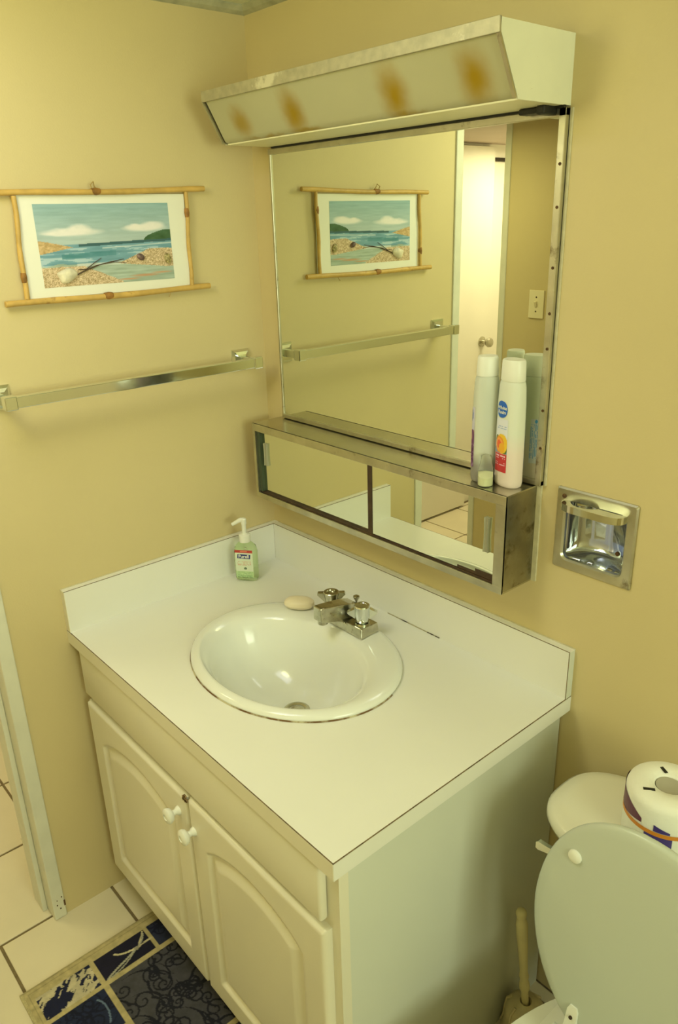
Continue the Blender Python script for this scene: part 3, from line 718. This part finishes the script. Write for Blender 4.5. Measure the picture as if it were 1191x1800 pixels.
jr = thing('small_jar', 'tiny clear plastic vial with pale yellow cream before the shampoo bottles', 'jar', (.787, -.074, CZ1))
jx, jy = .787, -.074
bm = B(); lathe(bm, jx, jy, [(.0125, .0), (.014, .002), (.0142, .020), (.0135, .034), (.0115, .042), (.0100, .050), (.0098, .058), (.008, .060)], 32, o=(0, 0, CZ1)); obj('vial', bm, 'clearplastic', jr, smooth=True, angle=60)
bm = B(); R_ = [ering(jx, jy, r, r, CZ1+z, 32) for r, z in ((.011, .0012), (.0134, .003), (.0136, .018))]
R_.append([(x, y, CZ1+.0215+(x-jx)*-.20+(y-jy)*.25) for x, y, z in ering(jx, jy, .0136, .0136, 0, 32)]); R_.append([(x, y, CZ1+.024+(x-jx)*-.3) for x, y, z in ering(jx, jy, .006, .006, 0, 32)])
loft(bm, R_); obj('contents', bm, 'cream', jr, smooth=True)

# ================================================================== RECESSED TUMBLER HOLDER
hd = thing('recessed_tumbler_holder', 'square chrome recessed cup holder in the beige wall', 'holder', (.978, 0, 1.066))
X0, X1, Z0, Z1 = .899, 1.058, 1.066, 1.225
ox0, ox1, oz0, oz1 = .915, 1.040, 1.083, 1.203
def rrect(x0, x1, z0, z1, r, n=6):
    out = []
    for cx, cz, a in ((x1-r, z1-r, 0), (x0+r, z1-r, 90), (x0+r, z0+r, 180), (x1-r, z0+r, 270)):
        for i in range(n+1):
            t = math.radians(a+90*i/n); out.append((cx+r*math.cos(t), cz+r*math.sin(t)))
    return out
bm = B()
A = rrect(X0, X1, Z0, Z1, .004); A2 = rrect(X0+.003, X1-.003, Z0+.003, Z1-.003, .004); Bq = rrect(ox0, ox1, oz0, oz1, .014); C_ = rrect(ox0+.003, ox1-.003, oz0+.003, oz1-.003, .012)
loft(bm, [[(x, 0, z) for x, z in A], [(x, -.003, z) for x, z in A], [(x, -.006, z) for x, z in A2], [(x, -.005, z) for x, z in Bq], [(x, -.001, z) for x, z in C_], [(x, .006, z) for x, z in C_]], False, False)
fp = obj('flange', bm, 'steelworn', hd, smooth=True, angle=35)
bm = B()   # recessed curved shell: half cylinder back
xs = np.linspace(ox0+.002, ox1-.002, 25); R_ = []
prz = [(oz1-.002, 1.0), (oz0+.030, 1.0), (oz0+.018, .96), (oz0+.010, .78), (oz0+.004, .45), (oz0+.002, 0.1)]
for x in xs:
    t = (x-(ox0+ox1)/2)/((ox1-ox0)/2); dep = .050*math.sqrt(max(0, 1-t*t))**.9+.003
    R_.append([(x, -.002+dep*f if f < 1 else -.002+dep, z) for z, f in prz])
loft(bm, R_, False, False, closed=False)
bmesh.ops.solidify(bm, geom=list(bm.faces), thickness=-.001)
obj('recess_shell', bm, 'chrome', hd, smooth=True, angle=60)
bm = B()   # projecting ring shelf with a round hole for the cup
zt = 1.202; yc = 0.0; hx = .977; n = 48
outp = []
for i in range(n):
    t = 2*PI*i/n
    outp.append((hx+.0625*math.copysign(abs(math.cos(t))**(2/4.5), math.cos(t)), yc+.031*math.copysign(abs(math.sin(t))**(2/3.2), math.sin(t))))
inn = [(hx-.020+.029*math.cos(2*PI*i/n), yc+.001+.0245*math.sin(2*PI*i/n)) for i in range(n)]
loft(bm, [[(x, y, zt) for x, y in inn], [(x, y, zt) for x, y in outp], [(x, y, zt-.013) for x, y in outp], [(x, y, zt-.013) for x, y in inn], [(x, y, zt) for x, y in inn]], False, False)
bmesh.ops.remove_doubles(bm, verts=list(bm.verts), dist=1e-6)
obj('cup_ring', bm, 'chrome', hd, smooth=True, angle=35)
for x, z in ((.907, 1.215),):
    bm = B(); lathe(bm, 0, 0, [(.0045, 0), (.004, -.002), (.002, -.003)], 14, 'y', (x+.008, -.005, z-.006)); obj('screw', bm, 'rust', hd)
bm = B(); lathe(bm, 0, 0, [(.0045, 0), (.004, -.003)], 14, 'y', (1.006, .040, 1.108)); obj('screw', bm, 'rust', hd)

# ================================================================== TOWEL BAR
tb = thing('towel_bar', 'square chrome towel bar on the beige wall below the picture', 'towel rail', (0, -.38, 1.366))
boxes('bar', 'chrome', tb, [(.063, .081, -.688, -.070, 1.355, 1.378)], bev=.0015)
for y in (-.680, -.078):
    po = boxes('post', 'chrome', tb, [(.004, .066, y-.0085, y+.0085, 1.357, 1.376)], bev=.002)
    bm = B(); R_ = [[(x, y-s, 1.3665-s) for s in (1,)]+[] for x in ()]
    rg = lambda x, s: [(x, y-s, 1.3665-s), (x, y+s, 1.3665-s), (x, y+s, 1.3665+s), (x, y-s, 1.3665+s)]
    loft(bm, [rg(0, .0255), rg(.004, .0255), rg(.010, .020), rg(.011, .012)]); obj('wall_plate', bm, 'chrome', po)
    boxes('end_cap', 'chrome', po, [(.0605, .0835, y-.012, y+.012, 1.3525, 1.3805)], bev=.002)

# ================================================================== PICTURE
pc = thing('framed_picture', 'beach seascape collage in a bamboo rod frame on the wall', 'picture', (0, -.40, 1.54))
YL, YR, ZB, ZT = -.582, -.203, 1.552, 1.757
def rod(p0, p1, r, name='rod', wob=.0015):
    p0, p1 = Vector(p0), Vector(p1); pts = []
    for i in range(13):
        t = i/12; pts.append(p0.lerp(p1, t)+Vector((0, wob*math.sin(9*t), wob*math.sin(7*t+1))))
    bm = B(); tube(bm, pts, [r*(1+.05*math.sin(11*i)) for i in range(13)], 14); return obj(name, bm, 'bamboo', pc, smooth=True, angle=60)
def node(par, p, ax, r):
    bm = B(); p = Vector(p); d = Vector(ax)
    tube(bm, [p-d*.011, p-d*.006, p-d*.001, p+d*.003, p+d*.008], [r*1.0, r*1.12, r*1.22, r*1.14, r*1.0], 14); obj('node', bm, 'bamboonode', par, smooth=True)
rt_ = rod((.013, -.618, 1.7555), (.013, -.152, 1.7635), .0058); node(rt_, (.013, -.412, 1.7590), (0, 1, 0), .006)
rb_ = rod((.013, -.635, 1.549), (.013, -.158, 1.551), .0062); node(rb_, (.013, -.413, 1.5500), (0, 1, 0), .0066)
rl_ = rod((.012, -.584, 1.750), (.012, -.591, 1.555), .0050); node(rl_, (.012, -.5895, 1.600), (0, 0, 1), .0052)
rr_ = rod((.012, -.199, 1.757), (.012, -.205, 1.556), .0045); node(rr_, (.012, -.2005, 1.716), (0, 0, 1), .0048)
boxes('mat_board', 'matboard', pc, [(.002, .008, YL, YR, ZB+.003, ZT-.003)])
bm = B(); tube(bm, [(.012, -.420, 1.760), (.015, -.424, 1.772), (.013, -.416, 1.778), (.010, -.414, 1.770), (.008, -.41, 1.765)], .0012, 8); obj('hanging_twine', bm, 'twine', rt_, smooth=True)
bm = B(); tube(bm, [(.014, -.262, 1.549), (.016, -.266, 1.541), (.017, -.270, 1.536)], .0009, 6); obj('twine_end', bm, 'twine', rb_)
PL, PR, PB, PT = -.549, -.246, 1.575, 1.736
def painting(U, V):
    n = fbm(U*14, V*14, 1); nn = fbm(U*60, V*60, 2); st = fbm(U*7, V*40, 3)
    C = np.zeros((len(U), 3))
    def put(mask, col, var=10):
        C[mask] = np.array(col)+(n[mask, None]-.5)*2*var
    def blend(a, col):
        a = np.clip(a, 0, 1)[:, None]; C[:] = C*(1-a)+np.array(col)*a
    t = np.clip((V-.53)/.47, 0, 1)[:, None]
    C[:] = np.array((168, 182, 160))*(1-t)+np.array((136, 166, 150))*t+(st[:, None]-.5)*22
    # clouds
    for (cx, cy, rx, ry) in ((.25, .66, .23, .055), (.30, .70, .09, .06), (.18, .645, .16, .03), (.79, .685, .18, .05), (.86, .72, .10, .055), (.72, .70, .08, .04)):
        d = ((U-cx)/rx)**2+((V-cy-.02*(n-.5))/ry)**2
        blend(np.clip(1.3-d*1.1, 0, 1)*(.55+.6*n), (222, 216, 188))
    hz = .50+.045*U
    sea = V < hz
    C[sea] = np.array((112, 152, 148))+(st[sea, None]-.5)*50
    blend(((V < hz) & (V > hz-.035) & (U > .28))*1.0, (58, 92, 86))
    fo = (V < hz-.03) & (st > .58)
    blend(fo*.55, (196, 206, 186))
    blend(((V < hz-.05) & (np.abs(V-(.36+.05*U)) < .03) & (U > .15) & (U < .55))*.8*(n+.2), (62, 120, 112))
    blend(np.clip(1-np.abs(V-(.455+.06*(U-.5)))/.012, 0, 1)*((U > .45))*.8, (214, 216, 190))
    # island
    isl = (U > .78) & (V > hz-.005) & (V < hz+.115*np.sqrt(np.clip((U-.78)/.16, 0, 1)))
    put(isl, (62, 92, 52), 22)
    # left dune
    dune = (U < .31) & (V < .565-.12*(U/.31)**1.2+.01*(n-.5)) & (V > .40+.10*(U/.31))
    C[dune] = np.array((186, 156, 96))+(nn[dune, None]-.5)*70
    # shallow water
    sh = (V < .27+.05*(n-.5))
    C[sh] = np.array((158, 172, 140))+(st[sh, None]-.5)*50
    blend(((V > .235) & (V < .27) & (U > .25) & (U < .6))*.7, (206, 210, 184))
    # orange streaks in the wet sand
    for cx, cy, rx, ry in ((.76, .075, .14, .022), (.90, .10, .10, .016), (.62, .04, .12, .014)):
        blend(np.clip(1-((U-cx)/rx)**2-((V-cy)/ry)**2, 0, 1)*.8, (192, 132, 82))
    # pebbly sand
    sd = (V < .245-.25*np.clip(U-.30, 0, 1)/.30+.02*(n-.5)) & (U < .58)
    sd2 = (U > .56) & (V < .25+.17*np.clip((U-.56)/.25, 0, 1)+.02*(n-.5)) & (V > .25-.08*np.clip((U-.56)/.4, 0, 1))
    for s_ in (sd, sd2): C[s_] = np.array((188, 164, 114))+(np.random.rand(int(s_.sum()), 1)-.5)*75+(nn[s_, None]-.5)*70
    return np.clip(C*np.array((1.02, .99, .92)), 15, 235)
def pos(u, v):
    return (.0084, PL+(PR-PL)*u, PB+(PT-PB)*v)
pnt = grid_print('painting', 230, 130, pos, painting, 'print', pc)
def pp(u, v, x=.0105): q = pos(u, v); return Vector((x, q[1], q[2]))
bm = B(); c = pp(.165, .135)
R_ = []
for f, dxx in ((1.0, -.0015), (1.0, .001), (.85, .005), (.55, .0075), (.25, .0085)):
    R_.append([(c.x+dxx, c.y+f*(.021+.003*math.sin(3*t+.5))*math.cos(t), c.z+f*(.0145+.003*math.sin(2*t))*math.sin(t)+.003*(1-f)) for t in [2*PI*i/28 for i in range(28)]])
loft(bm, R_); obj('white_shell', bm, 'shell', pnt, smooth=True)['label'] = 'white shell glued to the painting'
for nm, (u, v), (a, b), rot_, m_ in (('dark_shell', (.735, .315), (.0095, .0065), -.5, 'shelldark'), ('striped_shell', (.955, .275), (.0085, .0115), .3, 'shellstripe')):
    c = pp(u, v); bm = B(); R_ = []
    for f, dxx in ((1, -.0015), (1, .001), (.8, .003), (.45, .0045), (.1, .005)):
        R_.append([(c.x+dxx, c.y+f*(a*math.cos(t)*math.cos(rot_)-b*math.sin(t)*math.sin(rot_)), c.z+f*(a*math.cos(t)*math.sin(rot_)+b*math.sin(t)*math.cos(rot_))) for t in [2*PI*i/20 for i in range(20)]])
    loft(bm, R_); obj(nm, bm, m_, pnt, smooth=True)
bm = B()
tube(bm, [pp(.20, .11), pp(.28, .17), pp(.38, .235), pp(.50, .275), pp(.60, .30)], [.0016, .0014, .0011, .0009, .0006], 8)
tube(bm, [pp(.30, .19), pp(.38, .28), pp(.43, .33)], [.0010, .0008, .0005], 8)
tube(bm, [pp(.44, .255), pp(.53, .27), pp(.62, .25)], [.0009, .0007, .0004], 8)
tube(bm, [pp(.25, .20), pp(.34, .20), pp(.42, .25)], [.0008, .0008, .0005], 8)
obj('twig', bm, 'twig', pnt, smooth=True)

# ================================================================== TOILET
TCX = 1.282
to = thing('toilet', 'white toilet with its oval lid raised against the tank', 'toilet', (TCX, -.40, 0))
bm = B()
tank = [(.190, .085, -.118, .360), (.200, .092, -.120, .40), (.204, .096, -.122, .55), (.214, .100, -.125, .683)]
loft(bm, [ering(TCX, cy, rx, ry, z, 64, 4.5) for rx, ry, cy, z in tank]); tk = obj('tank', bm, 'toiletporc', to, smooth=True, angle=60)
bm = B()
lidp = [(.228, .108, .682), (.239, .116, .686), (.244, .120, .697), (.243, .119, .710), (.235, .113, .717), (.212, .095, .720), (.10, .05, .721)]
loft(bm, [ering(TCX, -.137, a, b, z, 72, 2.9) for a, b, z in lidp]); obj('tank_lid', bm, 'toiletporc', tk, smooth=True, angle=60)
# flush lever
bm = B(); lathe(bm, 0, 0, [(.012, 0), (.012, -.008), (.008, -.012)], 20, 'y', (1.108, -.216, .650)); 
R_ = []
for t, hw, hh in ((0, .010, .008), (.35, .007, .006), (.7, .007, .007), (1, .009, .009), (1.08, .006, .006)):
    x = 1.112-.046*t; y = -.226-.012*t; z = .650+.006*t
    R_.append([(x, y-.004, z-hh), (x, y+.004, z-hh), (x, y+.004, z+hh), (x, y-.004, z+hh)])
loft(bm, R_); obj('flush_lever', bm, 'chrome', tk, smooth=True, angle=30)
def egg(hw, y0, y1, n=72):
    """outline of the seat: y0 rear, y1 front"""
    cy, hl = (y0+y1)/2, abs(y1-y0)/2; out = []
    for i in range(n):
        t = 2*PI*i/n; s = math.sin(t); c = math.cos(t)
        wv = hw*(1-.10*max(0, -s)**1.0*0+.0)
        p_ = 2.25
        x = wv*math.copysign(abs(c)**(2/p_), c); y = hl*math.copysign(abs(s)**(2/2.1), s)
        out.append((x*(1-.06*(y/hl if y > 0 else 0)), cy+y))
    return out
bm = B()   # bowl and pedestal
R_ = []
for hw, y0, y1, z in ((.115, -.20, -.60, 0), (.115, -.20, -.60, .02), (.100, -.20, -.58, .08), (.095, -.18, -.58, .16), (.125, -.16, -.63, .25), (.155, -.15, -.68, .31), (.172, -.14, -.715, .345), (.176, -.14, -.72, .365), (.172, -.145, -.715, .372)):
    R_.append([(TCX+x, y, z) for x, y in egg(hw, y0, y1)])
for hw, y0, y1, z in ((.130, -.31, -.67, .372), (.122, -.32, -.66, .355), (.10, -.34, -.62, .30), (.05, -.40, -.52, .22)):
    R_.append([(TCX+x, y, z) for x, y in egg(hw, y0, y1)])
loft(bm, R_); obj('bowl', bm, 'toiletporc', to, smooth=True, angle=50)
boxes('bowl_deck', 'toiletporc', to, [(TCX-.135, TCX+.135, -.345, -.06, .335, .378)], bev=.012, smooth=True)
bm = B()
se = lambda g, z, h=0: [(TCX+x, y, z) for x, y in egg(.176-g, -.318-g, -.735+g)]
si = lambda g, z: [(TCX+x, y, z) for x, y in egg(.118-g, -.375-g, -.665+g)]
loft(bm, [si(0, .376), se(.003, .376), se(0, .380), se(.001, .390), se(.008, .395), si(-.006, .395), si(0, .390), si(0, .376)], False, False)
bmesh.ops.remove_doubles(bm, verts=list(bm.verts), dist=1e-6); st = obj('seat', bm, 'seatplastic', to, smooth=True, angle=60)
# raised lid: local outline (x, s) with s = distance from hinge
def lidpt(x, s, d):
    ang = math.radians(84.5)
    y = -.322+s*math.cos(ang)*1.0; z = .412+s*math.sin(ang)
    return (TCX+x, y-d*math.sin(ang), z+d*math.cos(ang))
bm = B(); og = egg(.174, 0, -.436)
def lring(g, d): 
    cx, cy = 0, .218
    return [lidpt(x*(1-g/.174), cy+(-y-cy)*(1-g/.218), d) for x, y in og]
loft(bm, [lring(.05, -.009), lring(.012, -.007), lring(.003, -.003), lring(0, .003), lring(.002, .008), lring(.007, .0105), lring(.02, .0115), lring(.10, .0115)])
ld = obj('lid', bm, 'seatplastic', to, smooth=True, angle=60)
for sx in (-1, 1):
    c = Vector(lidpt(sx*.112, .337, .0115)); q = Vector(lidpt(sx*.112, .337, .0175)); ax = (q-c)
    bm = B(); tube(bm, [c, c+ax*.5, c+ax*.85, c+ax], [.0115, .011, .0085, .003], 24); obj('bumper', bm, 'white', ld, smooth=True)
    x = sx*.072
    bm = B(); pz = []
    R_ = []
    for s_, hw, d in ((-.004, .011, .016), (.01, .011, .020), (.03, .010, .018), (.058, .009, .016), (.066, .006, .014)):
        R_.append([lidpt(x-hw, s_, .010), lidpt(x+hw, s_, .010), lidpt(x+hw, s_, d), lidpt(x-hw, s_, d)])
    loft(bm, R_); hg = obj('hinge', bm, 'white', ld, smooth=True, angle=40)
    bm = B(); tube(bm, [(TCX+x-.030, -.335, .404), (TCX+x+.030, -.335, .404)], .0105, 16); obj('hinge_barrel', bm, 'white', hg, smooth=True, angle=50)
    for s_ in (.022, .046):
        c = Vector(lidpt(x, s_, .0165)); q = Vector(lidpt(x, s_, .0195)); bm = B(); tube(bm, [c, q], .0030, 10); obj('screw', bm, 'browntrack', hg)

# paper roll on the tank ---------------------------------------------
pr_ = thing('paper_roll', 'plastic-wrapped white paper roll with purple print on the toilet tank', 'paper roll', (1.226, -.128, .7215))
rx_, ry_, r_, z0, z1 = 1.226, -.128, .065, .7215, .822
bm = B(); lathe(bm, rx_, ry_, [(.020, z0), (r_-.004, z0), (r_, z0+.006), (r_, z1-.012), (r_-.003, z1-.004), (r_-.010, z1+.001), (.040, z1+.002), (.024, z1), (.0215, z1-.004), (.020, z1-.012), (.020, z0)], 64, cap0=False, cap1=False)
bmesh.ops.remove_doubles(bm, verts=list(bm.verts), dist=1e-6)
rl = obj('roll', bm, 'paper', pr_, smooth=True, angle=60)
bm = B(); lathe(bm, rx_, ry_, [(.0205, z1-.009), (.0205, z1-.0025), (.012, z1-.004), (.001, z1-.005)], 32); obj('core', bm, 'card', pr_, smooth=True)
def patch(name, m, th_a, th_b, fz, n=14, off=.0006, par=rl):
    bm = B(); R_ = []
    for i in range(n+1):
        th = math.radians(th_a+(th_b-th_a)*i/n); za, zb = fz(i/n)
        R_.append([(rx_+(r_+off)*math.cos(th), ry_+(r_+off)*math.sin(th), za), (rx_+(r_+off)*math.cos(th), ry_+(r_+off)*math.sin(th), zb)])
    loft(bm, R_, False, False, closed=False); return obj(name, bm, m, par)
patch('orange_band', 'orange', -200, 100, lambda t: (z0+.046, z0+.0535), 60, .0010)
patch('purple_print', 'purple', -178, -98, lambda t: (z0+.0535+.012*max(0, t-.6), z0+.092-.026*t**2.2), 14)
patch('violet_print', 'violetblue', -92, -54, lambda t: (z0+.006+.03*abs(t-.5), z0+.046), 10)
patch('violet_print', 'violetblue', -80, -58, lambda t: (z0+.054, z0+.066-.008*t), 6)
for (cx, cy, a, l, w_) in ((-.016, -.036, .62, .018, .0055), (-.022, .024, -.55, .015, .0055)):
    bm = B(); c = Vector((rx_+cx, ry_+cy, z1+.0016)); u = Vector((math.cos(a), math.sin(a), 0)); v = Vector((-u.y, u.x, 0))
    loft(bm, [[c+u*l/2*i+v*w_/2*j+Vector((0, 0, dz)) for i, j in ((-1, -1), (1, -1), (1, 1), (-1, 1))] for dz in (0, .0008)]); obj('dark_print', bm, 'black', rl)

# toilet brush ---------------------------------------------------------
br = thing('toilet_brush', 'yellowed plastic toilet brush standing in its holder beside the vanity', 'toilet brush', (1.000, -.130, 0))
bx, by_ = 1.000, -.130
bm = B(); lathe(bm, bx, by_, [(.048, 0), (.052, .004), (.052, .012), (.046, .03), (.044, .06), (.040, .085), (.028, .098), (.013, .102), (.011, .100), (.010, .06)], 36); obj('holder', bm, 'brushcup', br, smooth=True, angle=60)
for k_ in range(6):
    a = k_*PI/3+.3
    bm = B(); tube(bm, [(bx+rad_*math.cos(a), by_+rad_*math.sin(a), z_) for rad_, z_ in ((.0525, .010), (.047, .03), (.0445, .06), (.041, .0855), (.029, .0985))], .003, 8); obj('rib', bm, 'brushcup', br, smooth=True)
bm = B(); tx_, ty_ = .976, -.138
pts = []; rad = []
for t, r in ((0, .008), (.18, .008), (.22, .0115), (.26, .011), (.30, .0085), (.34, .0105), (.38, .0085), (.55, .0095), (.75, .0120), (.86, .0125), (.90, .0105), (.92, .0085), (.94, .0105), (.97, .0115), (.99, .0095), (1, .004)):
    pts.append((bx+(tx_-bx)*t, by_+(ty_-by_)*t, .08+(.352-.08)*t)); rad.append(r)
tube(bm, pts, rad, 18); obj('handle', bm, 'brush', br, smooth=True, angle=60)

# ================================================================== RUG
RX0, RX1, RY0, RY1 = .155, .90, -.930, -.535
rug = thing('bath_rug', 'navy and cream patchwork patterned rug on the tile floor', 'rug', ((RX0+RX1)/2, (RY0+RY1)/2, 0))
def rugcol(U, V):
    X = RX0+(RX1-RX0)*U; Y = RY0+(RY1-RY0)*V
    n = len(X); C = np.zeros((n, 3)); cream = np.array((182, 162, 96)); C[:] = cream
    nz = fbm(X*90, Y*90, 3)
    def scroll(X, Y, f, seed):
        """curling line pattern: zero-crossings of warped waves"""
        wx = X*f+1.6*fbm(X*f*.45, Y*f*.45, seed)*3; wy = Y*f+1.6*fbm(X*f*.45+7, Y*f*.45+3, seed+9)*3
        return np.abs(np.sin(wx*1.3)+np.sin(wy*1.3+.8*np.sin(wx)))
    def panel(x0, x1, y0, y1, base, ink, kind, f=60, seed=1):
        m = (X > x0) & (X < x1) & (Y > y0) & (Y < y1)
        b = np.array(base)+0*C[m]; s = scroll(X[m], Y[m], f, seed)
        if kind == 'line': k_ = (s < .30)
        elif kind == 'thin': k_ = (s < .16)
        else: k_ = (fbm(X[m]*f*1.5+3*fbm(X[m]*f, Y[m]*f, seed+4), Y[m]*f*1.5+(X[m]-x0)*f*1.2, seed) > .51)
        if kind == 'curl':
            k_ = k_ & False; Xm, Ym = X[m], Y[m]; rg = random.Random(seed)
            for q in range(int((x1-x0)*(y1-y0)*800)+2):
                cx, cy = rg.uniform(x0, x1), rg.uniform(y0, y1); r0 = rg.uniform(.012, .030); a0 = rg.uniform(0, 6.3); sg = rg.choice((-1, 1))
                for i in range(60):
                    t = i/59; ang = a0+sg*t*8.2; r = r0*(1-t)**.8+.002
                    k_ |= np.hypot(Xm-cx-r*math.cos(ang), Ym-cy-r*math.sin(ang)) < (.0024-.0010*abs(t-.25))
                for i in range(26):
                    t = i/25; ang = a0-sg*t*.9; r = r0*(1+2.2*t)
                    k_ |= np.hypot(Xm-cx-r*math.cos(ang), Ym-cy-r*math.sin(ang)) < .0030*(1-t)+.0008
        b[k_] = np.array(ink)
        C[m] = b
    navy, ink = (20, 18, 32), (10, 10, 18)
    # left column (narrow panels), then wide panels
    panel(.187, .260, -.910, -.775, (190, 174, 118), (20, 24, 44), 'blot', 55, 3)
    panel(.187, .258, -.764, -.626, navy, navy, 'thin', 30, 5)
    panel(.185, .258, -.616, -.560, (36, 40, 52), (16, 20, 40), 'curl', 85, 8)
    panel(.272, .545, -.762, -.560, (70, 66, 58), (22, 22, 28), 'curl', 58, 12)
    panel(.272, .385, -.910, -.774, (26, 34, 50), (12, 16, 34), 'curl', 40, 14)
    panel(.397, .545, -.910, -.774, (190, 174, 118), (20, 24, 44), 'blot', 50, 17)
    panel(.557, .66, -.910, -.66, navy, (84, 84, 90), 'thin', 45, 21)
    panel(.557, .66, -.65, -.560, (70, 66, 58), (22, 22, 28), 'curl', 58, 23)
    panel(.672, .87, -.910, -.76, (70, 66, 58), (22, 22, 28), 'curl', 58, 27)
    panel(.672, .87, -.748, -.560, (26, 34, 50), (12, 16, 34), 'line', 40, 29)
    # lily on the navy panel: petals and stem
    def curve(p, wd, col):
        p = np.array(p); t = np.linspace(0, 1, 40); k_ = len(p)-1
        q = sum(np.outer(math.comb(k_, i)*(1-t)**(k_-i)*t**i, p[i]) for i in range(k_+1))
        d = np.min(np.hypot(X[:, None]-q[None, :, 0], Y[:, None]-q[None, :, 1]), axis=1) if False else None
        for a in q:
            m = np.hypot(X-a[0], Y-a[1]) < wd
            C[m] = col
    cm = (196, 180, 118); pl = (168, 160, 116)
    curve([(.205, -.715), (.222, -.70), (.222, -.675), (.226, -.664)], .0028, cm)
    curve([(.226, -.664), (.240, -.70), (.245, -.735), (.258, -.757)], .0028, pl)
    curve([(.228, -.668), (.252, -.705), (.256, -.730), (.258, -.745)], .0018, pl)
    curve([(.226, -.664), (.225, -.645), (.222, -.635), (.224, -.622)], .0024, cm)
    curve([(.226, -.664), (.222, -.650), (.212, -.640), (.198, -.632)], .0022, pl)
    curve([(.220, -.655), (.211, -.648), (.206, -.640), (.190, -.630)], .0016, cm)
    m = np.hypot(X-.226, Y+.664) < .006; C[m] = (150, 140, 96)
    curve([(.290, -.890), (.32, -.85), (.35, -.84), (.355, -.87), (.34, -.88)], .0022, (150, 148, 110))
    curve([(.29, -.80), (.30, -.79), (.33, -.785), (.36, -.80)], .0022, (96, 110, 110))
    # border line stitched just inside the edge
    e = np.minimum(np.minimum(X-RX0, RX1-X), np.minimum(Y-RY0, RY1-Y))
    C[(e > .010) & (e < .0122)] *= .86
    return np.clip(C*(.86+.28*nz[:, None]), 4, 235)
grid_print('pile', 380, 200, lambda u, v: (RX0+.004+(RX1-RX0-.008)*u, RY0+.004+(RY1-RY0-.008)*v, .0085+.0006*random.random()), rugcol, 'rug', rug)
bm = B(); 
o_ = [(RX0, RY0), (RX1, RY0), (RX1, RY1), (RX0, RY1)]; i_ = [(RX0+.006, RY0+.006), (RX1-.006, RY0+.006), (RX1-.006, RY1-.006), (RX0+.006, RY1-.006)]
loft(bm, [[(x, y, .0006) for x, y in o_], [(x, y, .006) for x, y in o_], [(x, y, .0098) for x, y in i_]], True, False); obj('binding', bm, 'rugedge', rug)

# ================================================================== FILL LAMP FRAMES (added out of view around the fill lights)
def fill_lamp_frame(label, x, y, half, zc):
    t = thing('fill_lamp', label, 'ceiling lamp', (x, y, zc))  # frame added around an unseen fill light
    for q in ((x-half-.02, x-half, y-half-.02, y+half+.02), (x+half, x+half+.02, y-half-.02, y+half+.02), (x-half, x+half, y-half-.02, y-half), (x-half, x+half, y+half, y+half+.02)):
        boxes('frame', 'white', t, [(q[0], q[1], q[2], q[3], zc-.02, zc)], bev=.002)
    return t
fill_lamp_frame('added square frame of the unseen fill light before the vanity', .55, -.95, .26, CEIL)
fill_lamp_frame('added square frame of the unseen fill light outside the bathroom doorway', -.62, -1.20, .18, 2.05)
fill_lamp_frame('added square frame of the unseen light at the far end of the hall', -.80, -2.52, .18, 2.05)
gp = thing('globe_fill_lamp', 'added frosted globe of the unseen fill light below the bathroom ceiling', 'ceiling lamp', (.55, -1.10, 1.80))  # globe and canopy added around the unseen point light
M['globe'] = mat('thin frosted globe', (.95, .95, .9), .3, alpha=.06)
bm = B(); lathe(bm, .55, -1.10, [(.055, CEIL), (.055, CEIL-.008), (.02, CEIL-.014), (.02, CEIL-.03), (.035, CEIL-.036)], 24); obj('canopy', bm, 'white', gp, smooth=True)
bm = B(); lathe(bm, .55, -1.10, [(.145*math.sin(PI*i/16), 1.95-.145*math.cos(PI*i/16)) for i in range(0, 17)], 32); obj('globe', bm, 'globe', gp, smooth=True)
